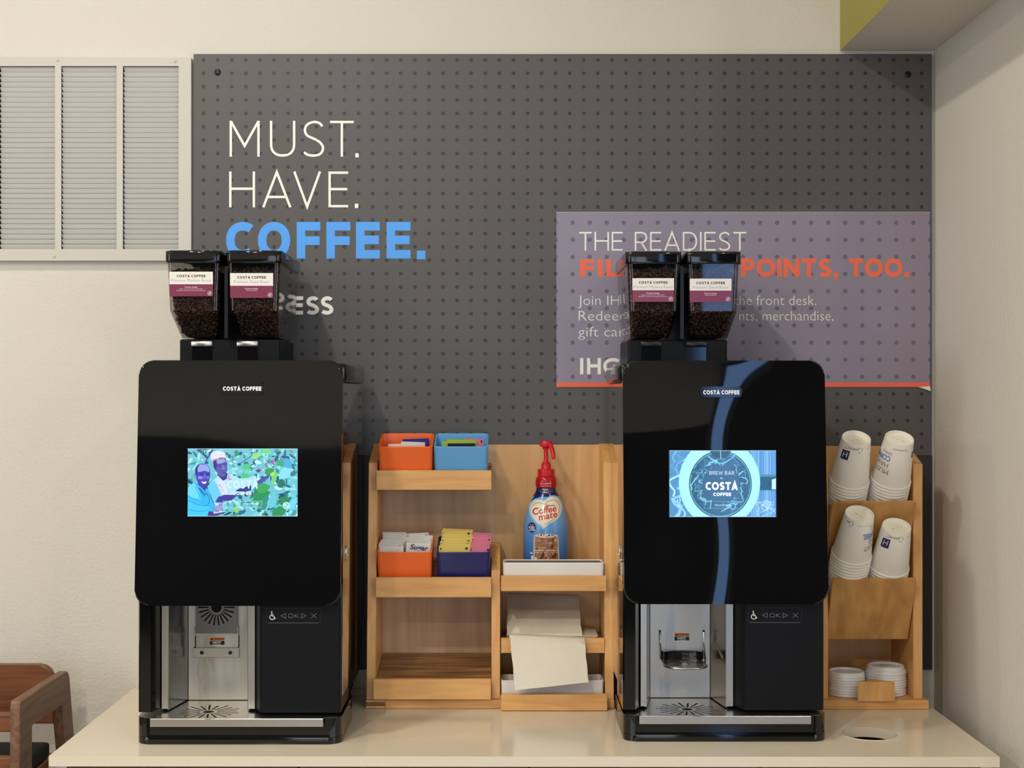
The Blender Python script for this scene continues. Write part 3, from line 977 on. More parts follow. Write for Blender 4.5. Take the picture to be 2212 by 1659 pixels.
    zp([(200, 540), (205, 450), (250, 385), (240, 480), (235, 600)], (48, 44, 120)); zp([(240, 470), (290, 380), (420, 385), (470, 460), (470, 530), (380, 500), (260, 530)], (150, 168, 236)); zp([(170, 560), (200, 540), (215, 650), (190, 640)], (120, 130, 214))
    zl([(275, 555), (355, 545)], 1.3, (34, 30, 100)); zl([(405, 555), (470, 550)], 1.3, (34, 30, 100)); p.disc(*Z(325, 580), 2.6, (40, 36, 110), 1.4); p.disc(*Z(440, 582), 2.4, (40, 36, 110), 1.3)
    zp([(260, 600), (340, 610), (330, 660), (260, 660)], (140, 150, 226)); zp([(420, 610), (470, 610), (460, 650), (420, 650)], (120, 130, 220)); zp([(370, 560), (400, 560), (410, 650), (340, 660)], (96, 98, 206))
    zp([(310, 700), (360, 715), (420, 700), (405, 745), (350, 750)], (232, 236, 250)); zl([(300, 695), (360, 705), (425, 692)], .8, (46, 36, 120))
    zp([(440, 1340), (460, 1270), (520, 1280), (640, 1290), (790, 1270), (760, 1310), (560, 1370), (440, 1370)], (76, 60, 150)); zp([(540, 1290), (780, 1270), (770, 1285), (560, 1320)], (206, 214, 246)); zp([(580, 1180), (720, 1110), (730, 1260), (540, 1270)], (140, 130, 206))
    for i in range(6): zl([(590 + i * 24, 1160), (596 + i * 22, 1260)], .8, (206, 196, 236))
    # overlay wording and icons
    wh = (214, 246, 252)
    p.caps('BREW BAR', 494, 552, 1022, 1014, .16, (150, 226, 236))
    p.caps('COSTA', 492, 558, 1055, 1037, .25, (204, 240, 250)); p.caps('COFFEE', 504, 544, 1069, 1062, .26, (232, 246, 250))
    p.line([Z(730, 1080), Z(1470, 1080), Z(1460, 1205), Z(725, 1205)], .6, wh, True)
    p.font('TOUCH TO BEGIN', 507, 543, 1090.5, 1087, (176, 232, 246))
    p.disc(*Z(1937, 1165), 7.8, (190, 240, 246)); p.disc(*Z(1937, 1165), 5.4, (120, 206, 206)); p.disc(*Z(1960, 1185), 2.2, (214, 248, 250)); p.disc(*Z(1915, 1150), 2.4, (214, 248, 250))
    for s_ in ((b1, b1 + .8), (b0 - .8, b0)): p.rect(a0, a1, s_[0], s_[1], (206, 244, 255))
    p.clip = None

def screen_cup(p):
    """right screen: steaming cup seen from above"""
    a0, a1, b0, b1 = 1446, 1676, 1116.5, 973
    p.clip = (a0, a1, b1, b0)
    p.rect(a0, a1, b0, b1, (88, 152, 206))
    rnd = random.Random(11)
    for i in range(12): p.rect(1622 + i * 4.6, 1622 + i * 4.6 + rnd.uniform(2, 5), b0, b1, rnd.choice([(110, 170, 232), (134, 190, 240), (98, 158, 226), (120, 182, 238)]))
    for i in range(16):
        x = rnd.uniform(1446, 1490); y = rnd.uniform(973, 1116)
        q = [(x + rnd.uniform(-14, 14), y + k * 12 - 24) for k in range(5)]
        p.line(catmull(q, 5), rnd.uniform(1, 5), rnd.choice([(124, 190, 232), (150, 214, 244), (64, 124, 180), (96, 164, 214), (186, 236, 252)]))
    p.rect(1638, 1676, 1059, 1025, (48, 102, 140)); p.rect(1638, 1676, 1030, 1025, (80, 150, 180)); p.poly([(1667, 1036), (1676, 1033), (1676, 1057), (1667, 1057)], (196, 244, 252)); p.rect(1660, 1667, 1050, 1042, (44, 90, 130))
    p.disc(1554, 1043, 88, (166, 244, 252), 96, 48); p.disc(1554, 1043, 86, (178, 250, 255), 93, 48)
    p.disc(1556, 1046, 68, (40, 86, 116), 73, 44); p.disc(1556, 1046, 66.5, (96, 164, 190), 71, 44); p.disc(1556, 1046, 64, (54, 104, 136), 68, 44); p.disc(1557, 1049, 56, (58, 106, 140), 58, 40)
    for i in range(46):
        a = rnd.uniform(0, 6.28); r0 = rnd.uniform(38, 58)
        q = []
        for k in range(6):
            aa = a + k * rnd.uniform(.05, .16); rr = r0 + rnd.uniform(-9, 9)
            q.append((1556 + rr * math.cos(aa), 1046 + rr * 1.05 * math.sin(aa)))
        p.line(catmull(q, 4), rnd.uniform(.5, 2.2), rnd.choice([(110, 184, 214), (86, 150, 186), (150, 222, 240), (40, 84, 116), (70, 128, 166), (128, 206, 232)]))
    p.disc(1557, 1046, 40, (60, 104, 140), 40, 36); p.disc(1552, 1040, 25, (56, 98, 132), 22, 30)
    p.line(catmull([(1530, 985), (1545, 998), (1562, 1000), (1580, 990), (1590, 978)], 5), 2.2, (130, 206, 236)); p.poly([(1533, 973), (1580, 973), (1572, 985), (1556, 990), (1540, 986)], (44, 84, 100)); p.line([(1556, 974), (1557, 992)], 1.6, (150, 214, 236))
    for i in range(12):
        q = [(rnd.uniform(1630, 1676), rnd.uniform(1080, 1116)) for k in range(4)]
        p.line(catmull(q, 5), rnd.uniform(.5, 1.6), rnd.choice([(170, 220, 250), (120, 186, 236), (200, 240, 255)]))
    wh = (236, 246, 250)
    p.caps('BREW BAR', 1532, 1586, 1025.5, 1017.5, .13, (206, 230, 240))
    p.font('by', 1556, 1561.5, 1034.5, 1030, (206, 230, 240))
    p.caps('COSTA', 1524, 1594, 1058.5, 1041, .26, wh, track=.08); p.caps('COFFEE', 1540.5, 1579, 1071.5, 1064, .27, wh, track=.1)
    p.line([(1521, 1083.5), (1600, 1083.5), (1600, 1098), (1521, 1098)], .6, (130, 190, 214), True)
    p.font('TOUCH TO BEGIN', 1543, 1579, 1093, 1089, (206, 240, 248))
    p.line(circle(1653, 1095, 7.5, 18), 1, (206, 240, 252), True); p.disc(1650, 1092, 2.4, (190, 232, 250)); p.disc(1656, 1097, 2, (190, 232, 250))
    for s_ in ((b1, b1 + 1), (b0 - 1, b0)): p.rect(a0, a1, s_[0], s_[1], (170, 220, 255))
    p.clip = None

def machine(side, X0, Y0, spec):
    root = thing('coffee_machine', spec['label'], 'coffee machine', (X0, Y0, .9), 'bean to cup coffee machines')
    D0 = Y0 + WALLD
    def P(name, bm, m, parent=root, smooth=None, label=None):
        o = obj(name, bm, m, parent, smooth=smooth)
        if label: o['label'] = label
        return o
    # base tray
    b = bmesh.new()
    prism(b, rrect(0, W, 0, .20, .026, 7, (0, 0, 1, 1)), 'z', 0, .013, .001, 1)
    r = .026
    left = [(r - r * math.cos(R(a)), r - r * math.sin(R(a))) for a in (0, 20, 40, 60, 80)]
    right = [(W - a, c) for a, c in reversed(left)]
    prism(b, [(0, .20)] + left + [(.021, .011), (W - .021, .011)] + right + [(W, .20)], 'z', .013, .050)
    P('base_tray', b, M['black_gloss_plain'], smooth=35)
    # steel drip tray with a ring of slots
    cx, cy = .1285, .052
    holes = [circle(cx, cy, .0105, 20)]
    for k in range(20):
        a = 2 * math.pi * (k + .5) / 20
        c, s = math.cos(a), math.sin(a)
        r0, r1, w = .0175, (.061 if k % 2 else .054), .0022
        holes.append([(cx + u * c - v * s, cy + u * s + v * c) for u, v in ((r0, -w * .7), (r1, -w), (r1 + .001, 0), (r1, w), (r0, w * .7))])
    t = plate(bmesh.new(), rrect(.006, W - .006, .001, .158, .018, 5, (0, 0, 1, 1)), holes, .0504, .0507, 'z')
    dt = P('drip_tray', t, M['steel'])
    P('tray_lip', B(.029, .359, -.0075, .0015, .0352, .0512, .0012, 2), M['steel'], dt)
    P('drain', B(.06, .20, .006, .118, .0500, .0502), M['hole'], dt)  # dark sheet painting the shade below the tray slots
    # lower front: black columns either side of the cup niche
    c = prism(bmesh.new(), [(.0, .024), (.003, .02), (.024, .02), (.0365, .056), (.0365, .16), (.0, .16)], 'z', .057, .30)
    P('left_column', c, M['black_gloss_plain'])
    c = prism(bmesh.new(), [(.2195, .056), (.234, .022), (.237, .019), (.386, .019), (.389, .022), (.389, .16), (.2195, .16)], 'z', .0565, .30)
    rc = P('right_column', c, M['satin'])
    for x0, x1 in ((.0368, .050), (.2045, .2193)):
        P('steel_trim', B(x0, x1, .052, .059, .056, .30, .0008, 1), M['steel'])
    P('niche_wall', prism(bmesh.new(), [(.050, .0595), (.0665, .157), (.063, .157), (.0465, .0595)], 'z', .053, .30), M['niche_steel'])
    P('niche_wall', prism(bmesh.new(), [(.2045, .0595), (.1885, .157), (.192, .157), (.208, .0595)], 'z', .053, .30), M['niche_steel'])
    P('back_plate', B(.067, .188, .155, .158, .052, .30), M['plate_steel'])
    P('niche_lamp', B(spec['led'] - .006, spec['led'] + .006, .04, .14, .2935, .2995), M['led'], label='small white lamp strip above the niche')  # glowing strip added to brighten the niche
    P('niche_top', B(.03, .23, .02, .158, .3, .31), M['black'])
    # cup platform
    st = M['steel_dark']
    if spec['stand'] == 'up':
        pcx, pcz, v = .1245, .2365, .148
        out = [(pcx - .0425, pcz - .049), (pcx + .0425, pcz - .049), (pcx + .0425, pcz + .01)] + [(pcx + .0425 * math.cos(R(a)), pcz + .01 + .047 * math.sin(R(a))) for a in range(15, 180, 15)] + [(pcx - .0425, pcz + .01)]
        hs = [circle(pcx, pcz + .003, .0105, 18)]
        for k in range(22):
            a = 2 * math.pi * k / 22
            cc, ss = math.cos(a), math.sin(a)
            r0, r1, w = .0155, .036, .0016
            hs.append([(pcx + u * cc - q * ss, pcz + .003 + u * ss + q * cc) for u, q in ((r0, -w * .7), (r1, -w), (r1 + .001, 0), (r1, w), (r0, w * .7))])
        s = P('cup_platform', plate(bmesh.new(), out, hs, v, v + .002, 'y'), st, label='dark slotted cup platform folded up')
        P('platform_back', B(pcx - .040, pcx + .040, v + .0024, v + .0034, pcz - .046, pcz + .05), M['hole'], s)  # dark sheet added so the platform slots look shaded
        P('platform_lip', B(pcx - .0425, pcx + .0425, v - .004, v + .003, pcz - .052, pcz - .049), M['steel'], s)
        P('bracket', B(pcx - .048, pcx + .046, .1505, .1545, .138, .158, .0008, 1), M['steel'])
        for dx in (-.0295, .0275):
            sc_ = lathe(bmesh.new(), [(.0042, 0), (.004, .0015), (.0015, .002), (0, .001)], 12)
            o = P('screw', sc_, M['black']); o.location = (pcx + dx, .1505, .148); o.rotation_euler = (R(90), 0, 0)
        for dx in (-.0445, .0432):
            P('hinge_rod', tube(bmesh.new(), [(pcx + dx, .150, .16), (pcx + dx, .149, .20)], .0013, 6), M['steel'])
            P('slot', B(pcx + dx - .0018, pcx + dx + .0018, .1535, .1552, .158, .182), M['hole'])
        lz, lx = .1705, .1245
    else:
        pcx, pcz = .131, .128
        def sq(rx, ry, n=40): return [(pcx + rx * math.copysign(abs(math.cos(2 * math.pi * i / n)) ** .75, math.cos(2 * math.pi * i / n)), .108 + ry * math.copysign(abs(math.sin(2 * math.pi * i / n)) ** .75, math.sin(2 * math.pi * i / n))) for i in range(n)]
        hs = [circle(pcx, .108, .009, 16)]
        for k in range(20):
            a = 2 * math.pi * (k + .5) / 20
            cc, ss = math.cos(a), math.sin(a)
            hs.append([(pcx + u * cc - q * ss, .108 + u * ss + q * cc) for u, q in ((.014, -.001), (.034, -.0014), (.035, 0), (.034, .0014), (.014, .001))])
        s = P('cup_platform', plate(bmesh.new(), sq(.0425, .044), hs, pcz - .001, pcz + .001, 'z'), M['steel'], label='round slotted cup platform folded down')
        rim = bmesh.new(); ring = sq(.0425, .044)
        tube(rim, [(x, y, pcz) for x, y in ring] + [(ring[0][0], ring[0][1], pcz)], .0022, 8, False)
        P('platform_rim', rim, M['steel'], s, 50)
        back = [(pcx - .044, .1535), (pcx - .04, .148)] + [(pcx + .044 * math.cos(R(a)), .118 + .034 * math.sin(R(a))) for a in range(150, 29, -20)] + [(pcx + .04, .148), (pcx + .044, .1535)]
        P('platform_back', prism(bmesh.new(), back, 'z', pcz + .002, pcz + .02), M['black_gloss_plain'], s)
        for dx in (-.0445, .0445):
            P('hinge_rod', tube(bmesh.new(), [(pcx + dx, .154, .185), (pcx + dx, .150, .163), (pcx + dx * .98, .128, pcz + .006), (pcx + dx * .9, .105, pcz)], .0016, 8), M['steel_mirror'], s)
            P('slot', B(pcx + dx - .002, pcx + dx + .002, .1535, .1552, .168, .189), M['hole'])
        lz, lx = .1755, .131
    # warning label on the steel
    p = Print()
    hw, hh = .0163, .0088
    p.poly(rrect(lx - hw, lx + hw, lz - hh, lz + hh, .0015, 3), (240, 236, 226))
    p.rect(lx - hw + .001, lx + hw - .001, lz + .001, lz + hh - .001, (206, 110, 24)); p.rect(lx - hw + .001, lx + hw - .001, lz - hh + .001, lz + .0005, (16, 16, 18))
    p.poly([(lx - hw + .003, lz + .0022), (lx - hw + .0085, lz + .0022), (lx - hw + .0058, lz + .0068)], (30, 20, 12))
    p.font('WARNING', lx - hw + .010, lx + hw - .003, lz + .0024, lz + .0062, (60, 34, 10), .01)
    p.font('HOT', lx - .0085, lx + .0085, lz - .0046, lz - .0006, (240, 240, 240), .03); p.font('LIQUID', lx - .008, lx + .008, lz - .0074, lz - .0054, (220, 220, 220), .01)
    yl = .1545
    p.build('warning_label', lambda a, bb, h: Vector((a, yl - h, bb)), M['print_gloss'], root)
    # body, polished side sheets, top cover, undercarriage and feet
    P('body', B(.006, W - .006, .035, .45, .30, .69), M['black'])
    P('rear_housing', B(.012, W - .012, .165, .452, .05, .30), M['black'])
    for x0, x1 in ((.0005, .003), (W - .003, W - .0005)):
        P('side_sheet', prism(bmesh.new(), [(.036, .086), (.335, .086), (.40, .14), (.42, .16), (.42, .69), (.036, .69)], 'x', x0, x1), M['steel_mirror'], label='polished steel side sheet')
        P('lock', tube(bmesh.new(), [((x0 if x0 < .1 else x1) + (-.0012 if x0 < .1 else .0012), .095 + .006 * math.cos(R(a)), .355 + .014 * math.sin(R(a))) for a in range(0, 361, 20)], .0012, 6, False), M['steel'], label='oval lock ring on the side')
    P('undercarriage', B(.018, W - .018, .16, .40, .028, .086, .004, 1), M['satin'])
    for x in (.035, W - .035):
        P('foot', lathe(bmesh.new(), [(0, 0), (.017, 0), (.018, .004), (.015, .028), (0, .028)], 16, x, .36), M['rubber'], smooth=40)
    P('top_cover', B(-.003, W + .003, .062, .435, .690, .7295, .009, 3), M['black_gloss_plain'], smooth=40)
    # front panel: leaning rounded sheet
    lean = .036 / .468
    z0, z1, vb = .266, .734, -.010
    pan = prism(bmesh.new(), rrect(0, W, z0, z1, .028, 8), 'y', 0, .020, .0035, 3)
    for v in pan.verts: v.co.y += vb + (v.co.z - z0) * lean
    pn = P('front_panel', pan, M[spec['gloss']], smooth=50)
    DZ = lambda zl: D0 + vb + (zl - z0) * lean
    def surf(a, bb, h):        # pixel -> panel face
        z = (ZC - .9) - (bb - VY) * D0 / F
        for _ in range(6): z = (ZC - .9) - (bb - VY) * DZ(z) / F
        return Vector((PX(a, DZ(z)) - X0, vb + (z - z0) * lean - h, z))
    # name plate
    a0, a1, b0, b1 = spec['plaque']
    c0, c1 = surf(a0, b0, 0), surf(a1, b1, 0)
    pl = prism(bmesh.new(), rrect(c0.x, c1.x, c0.z, c1.z, .005, 5), 'y', 0, .004, .0014, 3)
    for v in pl.verts: v.co.y = vb + (v.co.z - z0) * lean - .0038 + v.co.y
    plq = P('name_plate', pl, M['black_gloss_plain'], smooth=40)
    p = Print(); mb = (b0 + b1) / 2
    p.caps('COSTA COFFEE', a0 + 5.5, a1 - 5.5, mb + 5.5, mb - 3.5, .26, (238, 238, 240), track=.11)
    p.build('lettering', lambda a, bb, h: surf(a, bb, h + .0038), M['print'], plq)
    # touch screen
    a0, a1, b0, b1 = spec['screen']
    c0, c1 = surf(a0 - 1, b0 + 1, 0), surf(a1 + 1, b1 - 1, 0)
    sg = prism(bmesh.new(), [(c0.x, c0.z), (c1.x, c0.z), (c1.x, c1.z), (c0.x, c1.z)], 'y', 0, .0008)
    for v in sg.verts: v.co.y = vb + (v.co.z - z0) * lean - .0007 + v.co.y
    so = P('touch_screen', sg, M['black'])
    p = Print(); spec['art'](p)
    im = p.build('screen_image', lambda a, bb, h: surf(a, bb, h + .0006), M['screen'], so, eps=6e-6, base=2e-4)
    im['label'] = spec['art_label']
    # key pad on the right column
    p = Print(); yk = .0186
    Dk = D0 + yk
    kx, ky = spec['keys']
    g = (116, 118, 124)
    p.line(rrect(kx - 12, kx + 104, ky - 16, ky + 16, 4, 3), .7, (34, 36, 42), True)
    p.line([(kx - 8, ky + 15.5), (kx + 100, ky + 15.5)], .6, (120, 120, 122))
    # wheelchair sign
    w_ = (236, 234, 226)
    p.disc(kx - 1, ky - 8, 1.6, w_); p.line([(kx - 1, ky - 6), (kx - .4, ky + .5), (kx + 3.6, ky + .5), (kx + 5.6, ky + 6), (kx + 7.4, ky + 5)], 1.7, w_)
    p.line([(kx - .6, ky - 3), (kx + 3, ky - 3)], 1.2, w_); p.line(arc(kx, ky + 3, 5.2, 5.2, 30, 250, 14), 1.5, w_)
    p.line([(kx + 29, ky - 5), (kx + 19, ky), (kx + 29, ky + 5)], 1.0, g, True)
    p.line(arc(kx + 40, ky, 5, 3.8, 0, 350, 16, .6), 1.0, g, True); p.line([(kx + 49, ky - 4), (kx + 49, ky + 4)], 1.0, g); p.line([(kx + 57, ky - 4), (kx + 49.5, ky), (kx + 57, ky + 4)], 1.0, g)
    p.line([(kx + 63, ky - 5), (kx + 73, ky), (kx + 63, ky + 5)], 1.0, g, True)
    p.line([(kx + 84, ky - 5), (kx + 96, ky + 5)], 1.0, g); p.line([(kx + 84, ky + 5), (kx + 96, ky - 5)], 1.0, g)
    kp = P('key_pad', prism(bmesh.new(), rrect(PX(kx - 13, Dk) - X0, PX(kx + 105, Dk) - X0, PZ(ky + 17, Dk) - .9, PZ(ky - 17, Dk) - .9, .004, 4), 'y', .0183, .0192), M['satin'])
    p.build('key_symbols', lambda a, bb, h: Vector((PX(a, Dk) - X0, .0183 - h, PZ(bb, Dk) - .9)), M['print'], kp, base=2e-4)
    # hopper mount with two slide tabs
    mt = bmesh.new()
    box(mt, .0294, .237, .24, .44, .732, .783, .004, 2)
    mo = P('hopper_mount', mt, M['satin'])
    P('mount_divider', prism(bmesh.new(), [(.1325, .19), (.1395, .19), (.1395, .43), (.1325, .43)], 'z', .783, .93), M['black'], mo)
    for tx in (.077, .1715):
        P('slide_recess', B(tx - .0215, tx + .0215, .2385, .2402, .737, .768, .0006, 1), M['black_gloss_plain'], mo)
        P('slide_tab', B(tx - .0225, tx + .0225, .231, .246, .767, .779, .003, 2), M[spec['tab']], mo, 40)
    # bean hoppers
    hs = ((.018, .1315, 'Medium'), (.1405, .253, 'Decaf'))
    for i, (u0, u1, kind) in enumerate(hs):
        uc = (u0 + u1) / 2
        hw = (u1 - u0) / 2
        zt, zc, zb = .935, .838, .785
        secs = [(zt, hw - .0035, .163, .428), (zc, hw - .0075, .166, .420), (zb + .012, hw - .0145, .216, .405), (zb, hw - .016, .236, .400)]
        hb = bmesh.new()
        rings = []
        for z, w, v0, v1 in secs:
            rings.append([hb.verts.new((uc + q[0], q[1], z)) for q in [(a_ , b_) for a_, b_ in rrect_s(-w, w, v0, v1, .008, 4)]])
        for r0, r1 in zip(rings, rings[1:]):
            n = len(r0)
            for k in range(n): hb.faces.new((r0[k], r0[(k + 1) % n], r1[(k + 1) % n], r1[k]))
        hp = P('bean_hopper', hb, M['smoke'], smooth=35, label='smoked clear %s hopper of roasted beans' % ('left', 'right')[i])
        ld = prism(bmesh.new(), rrect(u0, u1, .157, .437, .011, 6), 'z', zt - .001, zt + .024, .005, 3)
        P('hopper_lid', ld, M['black_gloss_plain'], hp, 40)
        # sticker
        a0, a1, b0, b1 = spec['labels'][i]
        vy = .1635
        Dl = D0 + vy
        p = Print(); sp = (b0 - b1) / 52.
        mid = b1 + 26.5 * sp
        p.rect(a0, a1, b0, mid, (132, 58, 84)); p.rect(a0, a1, mid, b1, (240, 234, 224))
        cx_ = (a0 + a1) / 2
        p.caps('COSTA COFFEE', cx_ - 31, cx_ + 31, b1 + 12, b1 + 6.5, .25, (92, 44, 52), track=.16)
        p.font('Premium %s Roast' % kind, cx_ - (42.5 if i == 0 else 38.5), cx_ + (42.5 if i == 0 else 38.5), b1 + 21.5, b1 + 15.3, (138, 128, 116), -.012)
        ww = (236, 220, 224)
        p.font('Premium Quality', cx_ - 14, cx_ + 14, mid + 7.5, mid + 4.6, ww, .012)
        if i == 0:
            p.font('Beans sourced from Colombian,', cx_ - 25, cx_ + 25, mid + 11, mid + 8.8, ww); p.font('Brazilian, Peruvian & Honduran growers', cx_ - 31, cx_ + 31, mid + 14.5, mid + 12.3, ww)
        else:
            p.font('100% Colombian', cx_ - 12, cx_ + 12, mid + 11, mid + 8.8, ww)
        p.line(circle(a1 - 7, b0 - 6.5, 4.4, 16), .8, ww, True); p.poly([(a1 - 9.6, b0 - 4.2), (a1 - 8, b0 - 8.2), (a1 - 4.6, b0 - 9), (a1 - 6, b0 - 5)], ww)
        def lf(a, bb, h):
            z = PZ(bb, Dl) - .9
            return Vector((PX(a, Dl) - X0, .1632 + (zt - z) * .031 - h - .0008, z))
        lb = p.build('label', lf, M['print_gloss'], hp)
        # the beans inside: a packed mass with loose beans on every face you can see
        bb_ = bmesh.new()
        rnd = random.Random(40 + i)
        top = .918
        rr = []
        inner = [(top, hw - .014, .176, .415), (zc, hw - .017, .178, .405), (zb + .012, hw - .024, .228, .390), (zb + .002, hw - .026, .246, .385)]
        for z, w, v0, v1 in inner:
            rr.append([bb_.verts.new((uc + a_, b_, z)) for a_, b_ in rrect(-w, w, v0, v1, .006, 2)])
        for r0, r1 in zip(rr, rr[1:]):
            n = len(r0)
            for k in range(n): bb_.faces.new((r0[k], r0[(k + 1) % n], r1[(k + 1) % n], r1[k]))
        bb_.faces.new(rr[0]); bb_.faces.new(rr[-1])
        src = bean_mesh()
        sv = [v.co.copy() for v in src.verts]; src.verts.index_update(); sf = [[v.index for v in f.verts] for f in src.faces]; src.free()
        def lerp_sec(z):
            for q0, q1 in zip(inner, inner[1:]):
                if q1[0] <= z <= q0[0]:
                    t_ = (q0[0] - z) / (q0[0] - q1[0])
                    return [q0[k] + (q1[k] - q0[k]) * t_ for k in (1, 2, 3)]
            return [inner[-1][k] for k in (1, 2, 3)]
        def put(c):
            m4 = Matrix.Rotation(rnd.uniform(0, 6.28), 3, 'X') @ Matrix.Rotation(rnd.uniform(0, 6.28), 3, 'Z') @ Matrix.Rotation(rnd.uniform(0, 3.1), 3, 'Y')
            nv = [bb_.verts.new(m4 @ q + Vector(c)) for q in sv]
            for f_ in sf: bb_.faces.new([nv[k] for k in f_])
        for _ in range(560):
            z = rnd.uniform(zb + .008, top); w, v0, v1 = lerp_sec(z)
            put((uc + rnd.uniform(-w, w), v0 - rnd.uniform(0, .004), z))
        for sgn in (-1, 1):
            for _ in range(240):
                z = rnd.uniform(zb + .008, top); w, v0, v1 = lerp_sec(z)
                put((uc + sgn * (w + rnd.uniform(0, .003)), rnd.uniform(v0, v1), z))
        for _ in range(170):
            w, v0, v1 = lerp_sec(top)
            put((uc + rnd.uniform(-w, w), rnd.uniform(v0, v1), top + rnd.uniform(0, .004)))
        bo = obj('coffee_beans', bb_, M['bean'], None, smooth=60, loc=(X0, Y0, .9))
        tag(bo, 'dark roasted coffee beans filling the %s hopper of the %s machine' % (('left', 'right')[i], side), 'coffee beans', 'coffee beans in the hoppers', 'stuff')
machine('left', -.700, -.519, dict(label='left glossy black coffee machine, screen showing two men among leaves', stand='up', gloss='gloss_calm', led=.185, plaque=(477, 571, 852, 825), screen=(406, 643, 1115, 969),
        art=screen_men, art_label='bright screen picture of two men picking coffee', keys=(588, 1330), tab='steel', labels=((366, 460, 640, 587), (497, 590, 643.5, 590))))
machine('right', .234, -.497, dict(label='right glossy black coffee machine, screen showing a steaming cup', stand='down', gloss='gloss_black', led=.072, plaque=(1513, 1602, 858, 835), screen=(1446, 1676, 1116.5, 973),
        art=screen_cup, art_label='bright screen picture of a coffee cup from above', keys=(1628, 1329), tab='black', labels=((1366, 1456, 652, 601), (1490, 1580, 652.5, 602))))

# =================================================================== wooden condiment rack between the machines
def yz(D, z): return (Y(D), z)
T15 = R(15)
def rack():
    root = thing('condiment_rack', 'maple condiment rack between the two coffee machines, bins left and bottle right', 'rack', (-.026, Y(3.21), .9))
    def P(name, bm, m, label=None):
        o = obj(name, bm, M[m] if isinstance(m, str) else m, root, world=True)
        if label: o['label'] = label
        return o
    side = [yz(3.2165, .92), yz(3.02, .92), yz(3.075, 1.4197), yz(3.196, 1.457), yz(3.2165, 1.457)]
    P('side_panel', prism(bmesh.new(), side, 'x', -.289, -.270, .0008, 1), 'wood_z')
    P('side_panel', prism(bmesh.new(), side, 'x', .2187, .2375, .0008, 1), 'wood_z')
    P('divider', prism(bmesh.new(), [yz(3.204, .92), yz(3.024, .92), yz(3.046, 1.19), yz(3.16, 1.235), yz(3.204, 1.235)], 'x', -.0233, -.0045, .0008, 1), 'wood_z')
    P('back_panel', B(-.270, -.0139, Y(3.205), Y(3.216), .92, 1.4545), 'wood_back', 'greyish birch back behind the bins')
    P('back_panel', B(-.0139, .2187, Y(3.205), Y(3.216), .92, 1.4545), 'wood_back_warm', 'warm maple back behind the bottle')
    # base, its left front corner split into plies
    P('base', B(-.2894, .2385, Y(3.03), Y(3.2165), .9005, .9195, .001, 1), 'wood_x')
    P('base_edge', B(-.249, .2385, Y(3.019), Y(3.0299), .9005, .9192, .001, 1), 'wood_x')
    for k in range(3):
        P('ply', B(-.2894, -.2495 - .004 * (k % 2), Y(3.0195 + .001 * (k % 2)), Y(3.0299), .9008 + .0063 * k, .9058 + .0063 * k), ('wood_x', 'ply_dark', 'wood_x')[k], 'split ply layer at the damaged corner')
    # tilted shelves and their lips, left
    for name, D, z, zl0, zl1, Dl in (('shelf', 3.065, 1.3765, 1.363, 1.405, 3.049), ('shelf', 3.05, 1.1515, 1.135, 1.178, 3.029)):
        L_ = (3.203 - D) / math.cos(T15)
        a = (Y(D - .008), z - .008 * math.tan(T15)); b = (Y(3.203), z + L_ * math.sin(T15))
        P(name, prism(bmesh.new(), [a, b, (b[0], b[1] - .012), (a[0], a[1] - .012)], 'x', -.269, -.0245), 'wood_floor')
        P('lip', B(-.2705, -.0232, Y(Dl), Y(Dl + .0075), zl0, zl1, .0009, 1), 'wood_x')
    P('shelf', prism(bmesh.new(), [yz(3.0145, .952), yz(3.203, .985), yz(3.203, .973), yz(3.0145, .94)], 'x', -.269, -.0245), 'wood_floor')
    P('lip', B(-.2725, -.0238, Y(2.999), Y(3.0125), .9235, .9666, .0009, 1), 'wood_x')
    # right side: bottle shelf, napkin shelf, bottom
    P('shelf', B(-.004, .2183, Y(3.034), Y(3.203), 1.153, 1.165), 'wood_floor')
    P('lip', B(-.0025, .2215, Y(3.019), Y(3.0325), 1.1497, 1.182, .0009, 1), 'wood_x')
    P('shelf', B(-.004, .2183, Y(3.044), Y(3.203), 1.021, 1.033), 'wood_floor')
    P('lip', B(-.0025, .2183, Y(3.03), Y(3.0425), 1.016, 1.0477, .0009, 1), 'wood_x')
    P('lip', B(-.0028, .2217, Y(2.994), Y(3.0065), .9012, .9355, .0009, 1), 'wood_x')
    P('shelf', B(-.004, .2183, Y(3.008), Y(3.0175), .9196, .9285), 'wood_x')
rack()

def tub(bm, w, d, h, r, t, taper=.0, floor=.004):
    """open box with rounded corners, front at y = 0, centred in x"""
    def ring(wi, d0, d1, z, rr):
        return [bm.verts.new((a, b, z)) for a, b in rrect(-wi, wi, d0, d1, rr, 5)]
    hw = w / 2
    g = taper
    rs = [ring(hw - g - .002, g + .002, d - g - .002, 0, r), ring(hw - g, g, d - g, .002, r), ring(hw, 0, d, h - .0012, r), ring(hw - t * .3, t * .3, d - t * .3, h, r),
          ring(hw - t * .8, t * .8, d - t * .8, h, r * .8), ring(hw - t, t, d - t, h - .0012, r * .75), ring(hw - t - g, t + g, d - t - g, floor, r * .7)]
    for a, b in zip(rs, rs[1:]):
        n = len(a)
        for k in range(n): bm.faces.new((a[k], a[(k + 1) % n], b[(k + 1) % n], b[k]))
    bm.faces.new(rs[0]); bm.faces.new(rs[-1])
    return bm
BINS = {}
def add_bin(key, m, label, X0, X1, D, z):
    w = X1 - X0
    o = obj('bin', tub(bmesh.new(), w, .102, .0815, .009, .0032, .0022), M[m], None, smooth=40, loc=((X0 + X1) / 2, Y(D), z + .0006), rot=(T15, 0, 0))
    tag(o, label, 'bin', 'packet bins')
    BINS[key] = Matrix.Translation(o.location) @ Matrix.Rotation(T15, 4, 'X')
